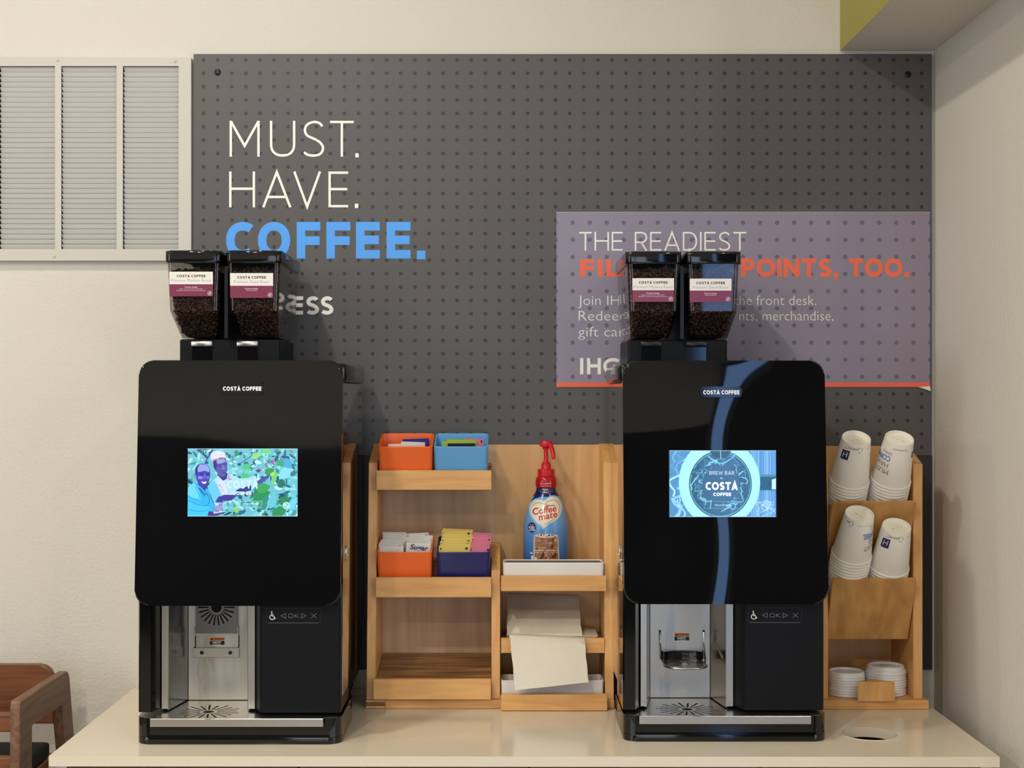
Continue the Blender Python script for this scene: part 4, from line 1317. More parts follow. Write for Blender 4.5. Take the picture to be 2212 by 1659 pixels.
add_bin('top_orange', 'orange', 'orange bin on the top rack shelf beside the light blue bin', -.2675, -.1495, 3.065, 1.3765)
add_bin('top_blue', 'blue', 'light blue bin on the top rack shelf', -.1470, -.0300, 3.065, 1.3765)
add_bin('low_orange', 'orange', 'orange bin on the middle shelf, full of white packets', -.2685, -.1500, 3.050, 1.1515)
add_bin('low_navy', 'navy', 'navy blue bin full of yellow and pink packets', -.1405, -.0255, 3.050, 1.1515)

PK = {}
def packet_mesh(key, w, h, m, marks=True, band=None):
    """thin paper sachet: pillowed middle, flat crimped ends, small printed marks; base at z = 0, centred"""
    bm = bmesh.new()
    nx, nz = 6, 7
    g = {}
    for s in (-1, 1):
        for i in range(nx + 1):
            for j in range(nz + 1):
                u, v = i / nx, j / nz
                t = .0004 + .0017 * max(0, math.sin(math.pi * u)) ** .6 * max(0, math.sin(math.pi * min(1, max(0, (v - .07) / .86)))) ** .6
                g[s, i, j] = bm.verts.new(((u - .5) * w, s * t, v * h))
        for i in range(nx):
            for j in range(nz):
                bm.faces.new((g[s, i, j], g[s, i + 1, j], g[s, i + 1, j + 1], g[s, i, j + 1]))
    edge = [(i, 0) for i in range(nx)] + [(nx, j) for j in range(nz)] + [(i, nz) for i in range(nx, 0, -1)] + [(0, j) for j in range(nz, 0, -1)]
    for (a, b), (c, d) in zip(edge, edge[1:] + edge[:1]):
        bm.faces.new((g[-1, a, b], g[-1, c, d], g[1, c, d], g[1, a, b]))
    nf = len(bm.faces)
    if marks:
        for x0, x1, z0, z1 in ((-w * .46, -w * .42, h * .90, h * .95), (w * .36, w * .43, h * .90, h * .955), (-w * .10, w * .12, h * .78, h * .80), (-w * .16, w * .06, h * .74, h * .752)):
            f = bm.faces.new([bm.verts.new((x, -.0024, z)) for x, z in ((x0, z0), (x1, z0), (x1, z1), (x0, z1))])
            f.material_index = 1
    bmesh.ops.recalc_face_normals(bm, faces=bm.faces[:])
    me = bpy.data.meshes.new('packet'); bm.to_mesh(me); bm.free()
    me.materials.append(M[m]); me.materials.append(M['mark'])
    for p in me.polygons: p.use_smooth = p.index < nf
    me.set_sharp_from_angle(angle=R(40))
    PK[key] = me
packet_mesh('white', .052, .078, 'packet_white')
packet_mesh('white_plain', .052, .078, 'packet_white', False)
packet_mesh('yellow_plain', .066, .078, 'packet_yellow', False)
packet_mesh('yellow', .066, .078, 'packet_yellow')
packet_mesh('pink', .043, .076, 'packet_pink')
packet_mesh('navy', .058, .0745, 'packet_navy', False)
packet_mesh('cream', .052, .0725, 'packet_white', False)
packet_mesh('green', .064, .0765, 'packet_green', False)
packet_mesh('black', .060, .0715, 'mark', False)
def packet(kind, bin_, x, y, z, lean, roll, label, group):
    m = BINS[bin_] @ Matrix.Translation((x, y, z)) @ Matrix.Rotation(R(lean), 4, 'X') @ Matrix.Rotation(R(roll), 4, 'Y')
    o = link('packet', PK[kind], None, None)
    o.matrix_world = m
    o.location = m.to_translation(); o.rotation_euler = m.to_euler()
    tag(o, label, 'packet', group)
    return o
ORDN = ['front', 'second', 'third', 'fourth', 'fifth', 'sixth', 'seventh', 'eighth', 'ninth', 'tenth', 'eleventh', 'twelfth', 'thirteenth', 'fourteenth']
def nth(k, end): return 'frontmost' if k == 0 else '%s from the front' % ORDN[k]
rp = random.Random(3)
for k in range(8):
    packet('white' if k % 3 == 1 else 'white_plain', 'low_orange', -.0275 + rp.uniform(-.001, .001), .016 + .0088 * k, .0085 + .0011 * k + rp.uniform(-.001, .001), -9, rp.uniform(-4, 4), 'white sugar packet, left row of the orange bin, %s' % nth(k, 0), 'white sugar packets')
for k in range(8):
    o = packet('white' if k % 4 == 3 else 'white_plain', 'low_orange', .0265 + rp.uniform(-.001, .001), .016 + .0088 * k, .0085 + .0009 * k + (.0075 if k == 0 else 0), -9, (2.0 if k == 0 else rp.uniform(-4, 4)), 'white sugar packet, right row of the orange bin, %s%s' % (nth(k, 0), ', reading Sugar' if k == 0 else ''), 'white sugar packets')
    if k == 0:
        p = Print(); p.font('Sugar', -.018, .022, .0645, .0755, (58, 66, 128), .02, .25, -4)
        p.build('lettering', lambda a, b, h: Vector((a, -.0023 - h, b)), M['print'], o)
for k in range(8):
    packet('yellow' if k % 3 != 1 else 'yellow_plain', 'low_navy', -.0185 + rp.uniform(-.0015, .0015), .015 + .0094 * k, .0088 + .0022 * k + rp.uniform(-.0012, .0012), -8, rp.uniform(-4, 4), 'yellow sweetener packet in the navy bin, %s' % nth(k, 0), 'yellow sweetener packets')
for k in range(7):
    packet('pink', 'low_navy', .0335 + rp.uniform(-.0008, .0008), .016 + .0094 * k, .0088 + .0014 * k + (.003 if k > 3 else 0), -8, 1.0 + .4 * k, 'pink sweetener packet in the navy bin, %s' % nth(k, 0), 'pink sweetener packets')
packet('cream', 'top_orange', -.012, .030, .0045, -6, -1, 'white packet in the top orange bin, leaning at the front', 'packets in the top bins')
packet('cream', 'top_orange', .012, .040, .0058, -6, 2.0, 'white packet in the top orange bin, just before the navy ones', 'packets in the top bins')
packet('navy', 'top_orange', .0215, .050, .0046, -6, -1.0, 'front navy blue packet in the top orange bin', 'packets in the top bins')
packet('navy', 'top_orange', .0215, .059, .0050, -6, -2.2, 'rear navy blue packet in the top orange bin', 'packets in the top bins')
packet('black', 'top_blue', .0, .030, .0065, -6, 0, 'dark packet in the light blue bin, in front of the green ones', 'packets in the top bins')
packet('green', 'top_blue', -.008, .040, .0045, -6, -2.2, 'front lime green packet in the light blue bin', 'packets in the top bins')
packet('green', 'top_blue', -.003, .049, .0042, -6, 2.2, 'rear lime green packet in the light blue bin', 'packets in the top bins')
packet('pink', 'top_blue', .026, .058, .0042, -6, 0, 'small pale pink packet in the light blue bin', 'packets in the top bins')

# =================================================================== long white trays
def tray(label, X0, X1, D, d, z, h, insert=True):
    o = obj('organizer_tray', tub(bmesh.new(), X1 - X0, d, h, .006, .0032, .001, .004), M['white_plastic'], None, smooth=40, loc=((X0 + X1) / 2, Y(D), z + .0004))
    tag(o, label, 'tray', 'white organizer trays')
    if insert:
        w = (X1 - X0) / 2 - .006
        obj('insert', B(-w, w, .0055, d - .0055, h - .012, h - .0018), mat('grey_tray_insert', (92, 88, 84), .6), o)['label'] = 'grey insert'
tray('white tray with grey insert on the shelf before the bottle', .0012, .2178, 3.0352, .060, 1.165, .0432)
tray('open white tray at the bottom of the rack, under the hanging napkin', -.0025, .2160, 3.0185, .068, .9197, .040, False)

# =================================================================== creamer bottle with pump
def bottle():
    cx, D = .0970, 3.149
    cy, s = Y(D), D / F
    z = lambda py: PZ(py, D)
    root = thing('creamer_bottle', 'light blue creamer bottle with red pump on the rack shelf', 'bottle', (cx, cy, 1.165))
    prof = [(.0, 1216), (.046, 1216), (.0495, 1213), (.0505, 1206), (.0506, 1190), (.0500, 1184), (.0506, 1178), (.0505, 1166), (.0500, 1160), (.0504, 1154), (.0500, 1140), (.0488, 1128), (.0470, 1117), (.0430, 1103), (.0380, 1090), (.0330, 1079), (.0285, 1071), (.0240, 1064), (.0215, 1059), (.0205, 1054)]
    zb = 1.1655
    pz = [(r, max(zb, z(py))) for r, py in prof]
    pz[0] = (0, zb); pz[1] = (.046, zb)
    sy = .92
    mb = bpy.data.materials.new('blue_shrink_label'); mb.use_nodes = True
    nt = mb.node_tree; b = nt.nodes['Principled BSDF']; b.inputs['Roughness'].default_value = .2
    tc = nt.nodes.new('ShaderNodeTexCoord'); sp = nt.nodes.new('ShaderNodeSeparateXYZ'); nt.links.new(tc.outputs['Object'], sp.inputs[0])
    mr = nt.nodes.new('ShaderNodeMapRange'); mr.inputs[1].default_value = .02; mr.inputs[2].default_value = .13; nt.links.new(sp.outputs[2], mr.inputs[0])
    cr = nt.nodes.new('ShaderNodeValToRGB'); cr.color_ramp.elements[0].color = L(38, 84, 156); cr.color_ramp.elements[1].color = L(112, 168, 222)
    e = cr.color_ramp.elements.new(.45); e.color = L(74, 134, 204)
    nt.links.new(mr.outputs[0], cr.inputs[0]); nt.links.new(cr.outputs[0], b.inputs['Base Color'])
    body = obj('body', lathe(bmesh.new(), pz, 48, cx, cy, sy), mb, root, world=True, smooth=50)
    ng = lathe(bmesh.new(), [(.0216, z(1060)), (.0209, z(1053)), (.0212, z(1051))], 40, cx, cy, sy)
    obj('neck_label', lathe(ng, [(.0290, z(1071.4)), (.0246, z(1064)), (.0221, z(1059)), (.0212, z(1053))], 40, cx, cy, sy), M['navy_label'], root, world=True, smooth=50)
    obj('neck_band', lathe(bmesh.new(), [(.0205, z(1054.5)), (.0232, z(1051)), (.0236, z(1044)), (.0234, z(1037)), (.0215, z(1031)), (.0180, z(1028)), (0, z(1028))], 40, cx, cy, sy), M['red_label'], root, world=True, smooth=50)
    cap = lathe(bmesh.new(), [(0, z(1028)), (.0185, z(1028.4)), (.0188, z(1016)), (.0186, z(1013.5)), (.0120, z(1013)), (.0112, z(1012)), (.0106, z(1002)), (.0085, z(999.5)), (.0068, z(998)), (.0048, z(994)), (.0046, z(965)), (0, z(965))], 32, cx, cy)
    pump = obj('pump', cap, M['red'], root, world=True, smooth=35)
    hd = lathe(bmesh.new(), [(0, z(971)), (.0062, z(971)), (.0075, z(966)), (.0135, z(964)), (.0140, z(961)), (.0138, z(955)), (.012, z(952.6)), (0, z(951.6))], 28, cx - .0005, cy, .9)
    head = obj('pump_head', hd, M['red'], pump, world=True, smooth=40)
    nz = tube(bmesh.new(), [(cx + .004, cy - .004, z(959)), (cx + .0095, cy - .012, z(962)), (cx + .0125, cy - .022, z(969)), (cx + .0145, cy - .030, z(979)), (cx + .0155, cy - .033, z(990))], [.0058, .0056, .0052, .0046, .0040], 14)
    obj('spout', nz, M['red'], pump, world=True, smooth=50)
    # printed label, wrapped on the bottle
    def rad(zz):
        for (r0, z0), (r1, z1) in zip(pz[2:], pz[3:]):
            if z0 <= zz <= z1: return r0 + (r1 - r0) * (zz - z0) / max(1e-6, z1 - z0)
        return pz[-1][0]
    def wrap(a, bb, h):
        zz = z(bb); r = rad(zz) + h
        dx = max(-.995, min(.995, (PX(a, D) - cx) / r))
        return Vector((cx + r * dx, cy - sy * r * math.sqrt(1 - dx * dx) - h * .3, zz))
    def Q(zx, zy): return (1100 + zx * .16878, 940 + zy * .16878)
    p = Print()
    qp = lambda pts, col: p.poly([Q(*q) for q in pts], col)
    navy, cream, tan, red = (24, 30, 92), (240, 230, 210), (214, 168, 104), (196, 44, 36)
    qp([(330, 770), (250, 862), (275, 855), (330, 800), (400, 778), (470, 778), (540, 766), (600, 778), (645, 806), (600, 760), (560, 742), (400, 742)], navy)
    qp([(325, 735), (342, 728), (350, 742), (330, 757)], (214, 214, 226))
    heart = [(430, 1172), (390, 1128), (320, 1075), (275, 1010), (258, 940), (272, 870), (330, 820), (400, 815), (440, 828), (500, 784), (570, 776), (630, 806), (664, 870), (668, 940), (640, 1010), (580, 1070), (500, 1110)]
    cat = lambda pts: [tuple(v) for v in catmull(pts + pts[:1], 4)][:-1]
    p.poly([Q(465 + (x - 465) * 1.07, 950 + (y - 950) * 1.07) for x, y in cat(heart)], (150, 194, 234))
    p.poly([Q(*q) for q in cat(heart)], (196, 214, 230))
    p.poly([Q(465 + (x - 465) * .93, 945 + (y - 945) * .93) for x, y in cat(heart)], cream)
    p.line([Q(*q) for q in catmull([(300, 900), (330, 862), (390, 850), (450, 868), (500, 828), (570, 818), (620, 850), (640, 910), (625, 980), (580, 1040), (510, 1085), (445, 1125)], 5)], 1.9, tan)
    p.font('Nestle', *[Q(462, 0)[0], Q(578, 0)[0], Q(0, 893)[1], Q(0, 872)[1]], (30, 40, 66), .02)
    a, b_ = Q(300, 1003); p.font('Coffee', a, Q(604, 0)[0], b_, b_ - 14.2, red, .018, .18, -9)
    a, b_ = Q(372, 1070); p.font('mate', a, Q(616, 0)[0], b_, b_ - 13.8, red, .018, .18, -11)
    p.poly([Q(x, y) for x, y in [(287 + 51 * math.cos(k / 24 * 6.283), 1162 + 63 * math.sin(k / 24 * 6.283)) for k in range(24)]], navy)
    p.font('TRY IN', Q(258, 0)[0], Q(303, 0)[0], Q(0, 1138)[1], Q(0, 1120)[1], (220, 226, 240)); p.font('ICED', Q(248, 0)[0], Q(318, 0)[0], Q(0, 1176)[1], Q(0, 1146)[1], (240, 244, 250), .03); p.font('COFFEE', Q(252, 0)[0], Q(326, 0)[0], Q(0, 1204)[1], Q(0, 1184)[1], (240, 244, 250), .03)
    qp([(312, 1262), (620, 1262), (634, 1610), (300, 1610)], (226, 206, 186)); qp([(325, 1275), (608, 1275), (620, 1610), (316, 1610)], (164, 108, 70))
    rb_ = random.Random(2)
    for _ in range(46):
        x, y, w, h = rb_.uniform(330, 580), rb_.uniform(1290, 1560), rb_.uniform(10, 34), rb_.uniform(10, 40)
        qp([(x, y), (x + w, y + rb_.uniform(-14, 10)), (x + w * .8, y + h), (x - 4, y + h * .7)], rb_.choice([(190, 140, 100), (140, 84, 52), (206, 164, 126), (120, 66, 40), (176, 122, 84), (150, 98, 62)]))
    qp([(430, 1450), (440, 1500), (405, 1560), (380, 1570)], (88, 44, 28)); qp([(590, 1430), (600, 1520), (520, 1540), (560, 1490)], (96, 50, 32))
    p.poly([Q(466 + 150 * math.cos(k / 24 * 6.283), 1262 + 26 * math.sin(k / 24 * 6.283)) for k in range(24)], (226, 206, 186))
    for x, y, w in ((400, 1252, 18), (437, 1246, 14), (500, 1256, 20), (540, 1250, 15), (365, 1262, 12), (570, 1264, 13), (470, 1268, 12)): p.disc(*Q(x, y), w * .12, (60, 36, 26), w * .08)
    qp([(258, 1488), (280, 1470), (298, 1486), (290, 1496)], (226, 236, 246)); qp([(275, 1530), (290, 1508), (306, 1540), (296, 1575), (280, 1560)], (236, 240, 246)); qp([(316, 1540), (340, 1530), (352, 1560), (330, 1580)], (230, 236, 244))
    p.build('label_print', wrap, M['print_gloss'], body, split=3.0, world=True, base=3e-4)
    p = Print()
    p.font('Irresistible', Q(392, 0)[0], Q(536, 0)[0], Q(0, 620)[1], Q(0, 602)[1], (240, 206, 206), .01); p.font('Your Creamer', Q(396, 0)[0], Q(534, 0)[0], Q(0, 650)[1], Q(0, 633)[1], (240, 206, 206), .01)
    def wrap2(a, bb, h):
        zz = z(bb); dx = (PX(a, D) - cx) / .0238
        return Vector((cx + .0238 * dx, cy - sy * .0241 * math.sqrt(max(0, 1 - dx * dx)) - h, zz))
    p.font('FRENCH', Q(424, 0)[0], Q(500, 0)[0], Q(0, 700)[1], Q(0, 678)[1], (226, 226, 236), .03); p.font('VANILLA', Q(418, 0)[0], Q(506, 0)[0], Q(0, 736)[1], Q(0, 713)[1], (226, 226, 236), .03)
    for x0, x1 in ((372, 412), (512, 560)):
        for yy in (692, 716): p.line([Q(x0, yy), Q(x1, yy - 2)], 1.0, (120, 124, 170))
    p.build('neck_print', wrap2, M['print_gloss'], body, split=3.0, world=True, base=2e-4)
bottle()

# =================================================================== napkins
def sheet(name, rows, t, label, group=None, nx=10, ripple=.0008):
    """soft paper sheet through rows of (D, z left, z right, X left, X right)"""
    bm = bmesh.new()
    g = {}
    R_ = []
    for i in range(len(rows) - 1):
        for k in range(3):
            f = k / 3; R_.append([a + (b - a) * f for a, b in zip(rows[i], rows[i + 1])])
    R_.append(list(rows[-1]))
    rn = random.Random(9)
    ph = rn.uniform(0, 6)
    for s in (0, 1):
        for j, (D, zl, zr, xl, xr) in enumerate(R_):
            for i in range(nx + 1):
                u = i / nx
                w = ripple * math.sin(u * 9 + j * .5 + ph) * (.3 + j / len(R_))
                g[s, i, j] = bm.verts.new((xl + (xr - xl) * u + (.0006 * math.sin(j * 1.3) if i in (0, nx) else 0), Y(D) + s * t - w, zl + (zr - zl) * u + s * t * .4))
    nz = len(R_) - 1
    for s in (0, 1):
        for i in range(nx):
            for j in range(nz): bm.faces.new((g[s, i, j], g[s, i + 1, j], g[s, i + 1, j + 1], g[s, i, j + 1]))
    edge = [(i, 0) for i in range(nx)] + [(nx, j) for j in range(nz)] + [(i, nz) for i in range(nx, 0, -1)] + [(0, j) for j in range(nz, 0, -1)]
    for (a, b), (c, d) in zip(edge, edge[1:] + edge[:1]): bm.faces.new((g[0, a, b], g[0, c, d], g[1, c, d], g[1, a, b]))
    o = obj(name, bm, M['napkin'], None, smooth=50)
    return tag(o, label, 'napkin', group)
def rw(D, pyl, pyr, pxl, pxr): return (D, PZ(pyl, D), PZ(pyr, D), PX(pxl, D), PX(pxr, D))
sheet('napkin', [rw(3.196, 1283, 1287, 1095, 1250), rw(3.165, 1308, 1310, 1095.5, 1251), rw(3.13, 1328, 1328, 1096, 1253), rw(3.085, 1352, 1352, 1095, 1255), rw(3.062, 1372, 1374, 1095, 1258)], .0015, 'beige napkin leaning upright behind the napkin bar', 'paper napkins')
sheet('napkin', [rw(3.060, 1369, 1376, 1099, 1262), rw(3.026, 1372, 1380, 1100, 1263), rw(3.016, 1384, 1388, 1102, 1264), rw(2.998, 1420, 1420, 1106, 1266), rw(2.984, 1455, 1450, 1109, 1269), rw(2.974, 1491, 1474, 1112.5, 1271.5)], .0013, 'beige napkin hanging forward over the bar and over the lower tray', 'paper napkins')
for k in range(4):
    o = obj('napkin', B(PX(1094, 3.1), PX((1284, 1291, 1288, 1290)[k], 3.1), Y(3.072), Y(3.190), 0, .0032, .0012, 2), M['napkin'], None, smooth=40, loc=(0, 0, 1.0333 + .0035 * k), rot=(0, 0, 0))
    tag(o, 'folded napkin lying on the napkin shelf, %s of its pile' % ('lowest', 'second', 'third', 'topmost')[k], 'napkin', 'paper napkins')

# =================================================================== cup rack at the right
TC = R(31)               # lean of the cup stacks
TB = R(25)               # lean of the chute boards
US = (math.sin(TC), -math.cos(TC))
NS = (-math.cos(TC), -math.sin(TC))
U = (math.sin(TB), -math.cos(TB))       # down and back along a chute, in (D, z)
NF = (-math.cos(TB), -math.sin(TB))     # outward through the chute floor
A1, A2 = (3.006, 1.3435), (3.006, 1.1805)
def cup_rack():
    root = thing('cup_rack', 'maple cup and lid rack in the right corner with two slanted chutes', 'rack', (.79, Y(3.2), .9))
    def P(name, bm, m): return obj(name, bm, M[m], root, world=True)
    side = [yz(3.2165, .9198), yz(3.031, .9198), yz(3.031, 1.4195), yz(3.125, 1.4515), yz(3.2165, 1.4515)]
    P('side_panel', prism(bmesh.new(), side, 'x', .676, .6955, .0008, 1), 'wood_z')
    P('side_panel', prism(bmesh.new(), side, 'x', .877, .897, .0008, 1), 'wood_z')
    P('back_panel', B(.6955, .877, Y(3.205), Y(3.216), .9198, 1.4515), 'wood_back_warm')
    P('base', B(.668, .904, Y(3.009), Y(3.2165), .9004, .9197, .001, 1), 'wood_x')
    for A, ln, tb in ((A1, .150, 31), (A2, .150, 25)):
        U = (math.sin(R(tb)), -math.cos(R(tb))); NF = (-math.cos(R(tb)), -math.sin(R(tb)))
        b = (A[0] + U[0] * ln, A[1] + U[1] * ln)
        q = [A, b, (b[0] + NF[0] * .009, b[1] + NF[1] * .009), (A[0] + NF[0] * .009, A[1] + NF[1] * .009)]
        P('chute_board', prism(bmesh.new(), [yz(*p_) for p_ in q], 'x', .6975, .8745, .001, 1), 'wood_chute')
    blk = prism(bmesh.new(), [(.7506, Y(2.999) ), (.8290, Y(2.999)), (.7935, Y(3.030))], 'z', .9198, .9612, .0008, 1)
    P('lid_stop', blk, 'wood_z')
cup_rack()

H = .105
def cup_mesh():
    bm = bmesh.new()
    prof = [(.0405, .0002)]
    for k in range(9):
        a = R(-90 + 270 * k / 8); prof.append((.0413 + .0017 * math.cos(a), .0020 + .0019 * math.sin(a)))
    prof += [(.0408, .0055), (.0300, H - .001), (.0296, H), (.0288, H), (.0283, H - .001), (.0278, H - .0065)]
    lathe(bm, prof, 40)
    nb = len(bm.faces)
    lathe(bm, [(.0278, H - .0065), (.0270, H - .0072), (0, H - .0072)], 40)
    bm.faces.ensure_lookup_table()
    for f in bm.faces[nb:]: f.material_index = 1
    bmesh.ops.remove_doubles(bm, verts=bm.verts[:], dist=1e-5)
    bmesh.ops.recalc_face_normals(bm, faces=bm.faces[:])
    me = bpy.data.meshes.new('paper_cup'); bm.to_mesh(me); bm.free()
    me.materials.append(M['paper']); me.materials.append(M['cup_base'])
    for p in me.polygons: p.use_smooth = True
    me.set_sharp_from_angle(angle=R(40))
    return me
CUP = cup_mesh()
def cup_print(o, design):
    """upside-down cup: coordinates are (angle in degrees from the viewer's side, height from the rim 0..1)"""
    p = Print()
    K = 157.0                # degrees per cup height, so both axes share one unit
    class SP:
        def poly(_, pts, c): p.poly([(a, z * K) for a, z in pts], c)
        def polys(_, ps, c): p.polys([[(a, z * K) for a, z in q] for q in ps], c)
        def line(_, pts, t, c, closed=False): p.line([(a, z * K) for a, z in pts], t, c, closed)
    k_ = SP()
    grey, dk, navy, bl, rd = (150, 140, 128), (96, 92, 96), (40, 44, 96), (64, 124, 200), (190, 90, 60)
    def fl(s, a, z, w, h, col, wt=0.0):       # lettering that reads upside down: starts at the right and runs left
        ps, x0, x1 = font_line(s, wt)
        k_.polys([[(a + w / 2 - (x - x0) / (x1 - x0) * w, z + h - y * h) for x, y in q] for q in ps], col)
    def logo(a):
        k_.poly([(a - 17, .615), (a + 15, .64), (a + 17, .85), (a - 15, .825)], navy)
        k_.line([(a - 8, .67), (a - 6, .79)], 3, (236, 236, 240)); k_.line([(a + 7, .69), (a + 9, .81)], 3, (236, 236, 240)); k_.line([(a - 7, .735), (a + 8, .75)], 2.2, (236, 236, 240))
        k_.line([(a - 10, .875), (a + 12, .895)], 1.3, rd)
    def recycle(a, z):
        for k in range(3):
            t0 = 90 + 120 * k
            k_.line([(a + 9 * math.cos(R(t0 + d)), z + 9 / K * math.sin(R(t0 + d))) for d in (8, 50, 88)], 1.7, dk)
    def small(a0, a1, z, n=2):
        for k in range(n): k_.line([(a0, z + .016 * k), (a1, z + .016 * k)], 1.0, grey)
    if design == 'side':        # logo at left, lettering just turning out of sight at right
        logo(-48); recycle(6, .895); small(-40, -2, .895, 3); small(30, 62, .90, 1)
        fl('MUST.', 100, .36, 62, .11, dk, -.01); fl('COFFEE.', 104, .58, 76, .12, bl, .02)
        small(-52, -34, .94, 1)
    elif design == 'front':
        small(-34, 14, .885, 2); k_.line(arc(20, .875, 5, .024, 0, 350, 12), .9, grey, True); small(44, 64, .90, 2)
        fl('COFFEE.', -72, .585, 76, .12, bl, .02); fl('HAVE.', -66, .44, 60, .11, dk, -.01); fl('MUST.', -62, .30, 62, .11, dk, -.01); fl('EXPRESS', -52, .745, 40, .05, rd)
        k_.poly([(50, .66), (74, .66), (74, .80), (50, .80)], (70, 66, 130)); k_.line([(54, .72), (72, .72)], 1.2, (220, 220, 236))
    else:
        recycle(-42, .895); small(-64, -50, .895, 3); small(-18, 34, .905, 1); small(36, 60, .85, 2)
        fl('COFFEE.', 48, .59, 76, .12, bl, .02); fl('HAVE.', 62, .45, 58, .11, dk, -.01); fl('MUST.', 46, .31, 62, .11, dk, -.01); fl('EXPRESS', 62, .75, 40, .05, rd)
    def f(a, zz, h):
        z = zz / K * H
        r = .0408 + (.0300 - .0408) * (z - .0055) / (H - .0065) + h
        t = R(a)
        return Vector((r * math.sin(t), -r * math.cos(t), z))
    p.build('print', f, M['print'], o, split=6.0, base=2.5e-4)
    q = Print()
    rot = {'side': .35, 'front': 2.6, 'lower': -.9}[design]
    def mark(r0, a0, a1, w): q.line([(r0 * math.cos(a0 + (a1 - a0) * k / 4), r0 * math.sin(a0 + (a1 - a0) * k / 4)) for k in range(5)], w, dk)
    for x in (-.012, -.008, -.0065, .004, .0125): q.line([(x * math.cos(rot) , x * math.sin(rot) + .002), (x * math.cos(rot) + .0016, x * math.sin(rot) + .0028)], .0013, dk)
    q.build('base_marks', lambda a, b, h: Vector((a, b, H - .0071 + h)), M['print'], o, base=1e-4)
STK = [('upper left', A1, -.1275, 1850, 1.2, 8, 'side'), ('upper right', A1, -.1275, 1943, 2.4, 8, 'front'), ('lower left', A2, -.1415, 1857, 2.3, 13, 'lower'), ('lower right', A2, -.1090, 1937, 1.0, 7, 'side')]
for name, A, s, px, roll, n, design in STK:
    off = .0465 if A is A1 else .0345      # the lower stacks lean out a little further
    D = A[0] - NS[0] * off + US[0] * s
    zz = A[1] - NS[1] * off + US[1] * s
    X = PX(px, D)
    rl = R(roll)
    m = Matrix.Rotation(rl, 3, 'Y') @ Matrix.Rotation(TC, 3, 'X')
    ax = m @ Vector((0, 0, 1))
    top = Vector((X, Y(D), zz))
    for k in range(n):
        o = link('paper_cup', CUP, None)
        o.location = top - ax * (H + .0076 * k)
        o.rotation_euler = m.to_euler()
        if k == 0:
            tag(o, 'white upside down paper cup on top of the %s cup stack' % name, 'cup', 'stacked paper cups')
            cup_print(o, design)
        else:
            tag(o, 'white paper cup, %s from the top of the %s cup stack' % (ORDN[k], name), 'cup', 'stacked paper cups')

# =================================================================== lids
def lid_mesh(r, dome):
    bm = bmesh.new()
    if dome:
        pr = [(r - .003, .0), (r, .0006), (r + .0004, .002), (r - .0006, .0034), (r - .0012, .0085), (r - .004, .0095), (r - .0045, .0150), (r - .0065, .0168), (r - .0085, .0168), (r - .0098, .0155), (r - .0105, .0125), (.018, .0125), (.016, .0138), (.012, .0142), (0, .0142)]
    else:
        pr = [(r - .003, .0), (r, .0006), (r + .0004, .002), (r - .0006, .0034), (r - .001, .0105), (r - .002, .0120), (r - .0035, .0122), (r - .0048, .0112), (r - .0052, .0085), (.006, .0085), (.004, .0092), (0, .0092)]
    lathe(bm, pr, 44)
    bmesh.ops.recalc_face_normals(bm, faces=bm.faces[:])
    me = bpy.data.meshes.new('cup_cover'); bm.to_mesh(me); bm.free()
    me.materials.append(M['lid'])
    for p in me.polygons: p.use_smooth = True
    me.set_sharp_from_angle(angle=R(35))
    return me
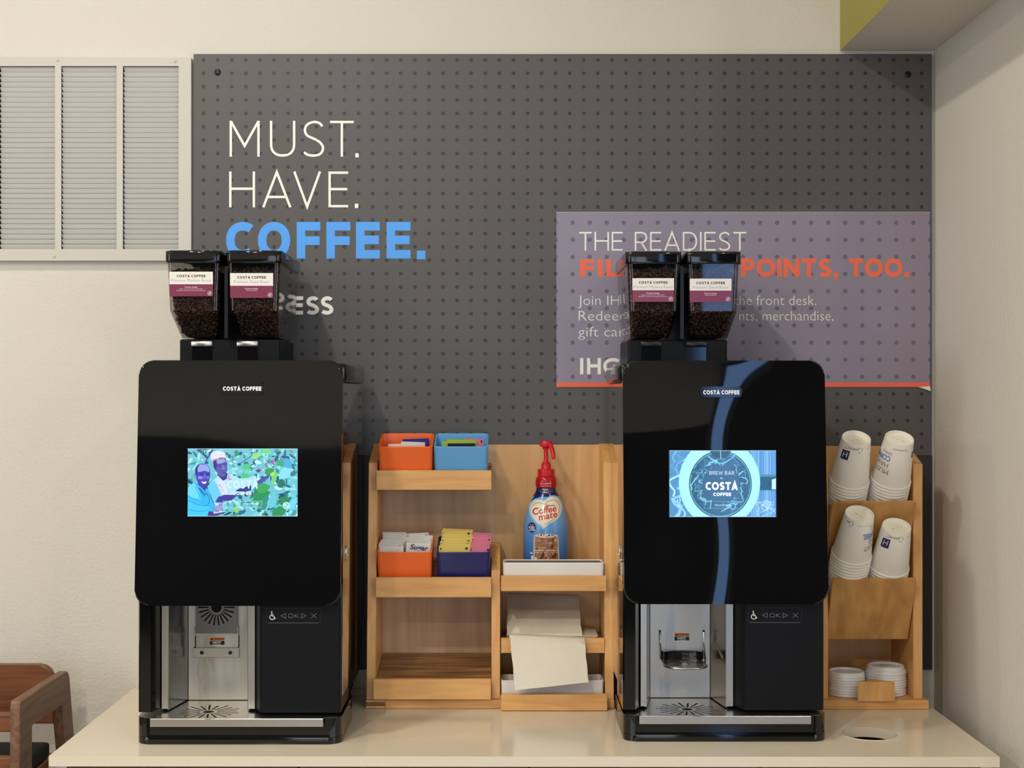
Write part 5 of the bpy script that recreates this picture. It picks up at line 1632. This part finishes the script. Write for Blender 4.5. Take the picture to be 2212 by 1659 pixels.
for name, X, D, r, dome, n in (('left', .7447, 3.072, .0390, False, 8), ('right', .8322, 3.084, .0440, True, 9)):
    me = lid_mesh(r, dome)
    rl = random.Random(4)
    pitch = .0056
    for k in range(n):
        o = link('cup_cover', me, None)
        o.location = (X + rl.uniform(-.0006, .0006), Y(D) + rl.uniform(-.0006, .0006), .9199 + pitch * k)
        tag(o, 'white plastic lid in the %s lid stack, %s' % (name, 'topmost' if k == n - 1 else 'lowest' if k == 0 else ORDN[n - 1 - k] + ' from the top'), 'lid', 'stacked cup lids')

# =================================================================== wooden high chair beside the counter
def chair():
    root = thing('high_chair', 'brown wooden child high chair beside the left end of the counter', 'high chair', (-1.12, Y(2.98), 0))
    def P(name, bm, m, label=None, **k):
        o = obj(name, bm, M[m], root, world=True, **k)
        if label: o['label'] = label
        return o
    zt = .966
    for x0, x1 in ((-.968, -.947), (-1.304, -1.283)):
        front = [(2.856, 0.0), (2.789, 0.0)]
        tip = [(2.789 + .014 - .014 * math.cos(R(a)), zt - .014 + .014 * math.sin(R(a))) for a in (0, 30, 60, 90)]
        tip2 = [(3.092 + .014 * math.sin(R(a)), zt - .014 + .014 * math.cos(R(a))) for a in (0, 30, 60, 90)]
        outline = front + tip + tip2 + [(3.142, .80), (3.205, 0.0), (3.145, 0.0), (3.088, .78), (3.058, .8985)] + [(3.052, .904), (2.862, .906), (2.856, .900)]
        P('side_frame', prism(bmesh.new(), [yz(*q) for q in outline], 'x', x0, x1, .004, 2), 'chair_side', 'worn brown plywood side with arm and two legs')
    bk = [(a, b) for a, b in rrect(-1.2828, -.9685, .857, .985, .03, 6, (1, 1, 0, 0))]
    P('back_board', prism(bmesh.new(), bk, 'y', Y(3.062), Y(3.082), .004, 2), 'chair')
    P('front_bar', B(-1.2828, -.9685, Y(2.812), Y(2.832), .899, .936, .004, 2), 'chair')
    P('seat_apron', B(-1.2828, -.9685, Y(2.802), Y(2.822), .770, .852, .003, 2), 'chair')
    P('seat', B(-1.2828, -.9685, Y(2.8225), Y(3.09), .770, .789, .003, 2), 'chair')
    P('seat_pad', B(-1.272, -.972, Y(2.860), Y(3.055), .7895, .822, .008, 3), 'rubber', 'black seat pad', smooth=40)
    P('side_rail', prism(bmesh.new(), [yz(2.93, .69), yz(3.11, .765), yz(3.11, .79), yz(2.93, .715)], 'x', -.9465, -.932), 'chair')
    P('foot_rest', B(-1.2828, -.9685, Y(2.80), Y(2.86), .35, .37, .003, 2), 'chair')
chair()
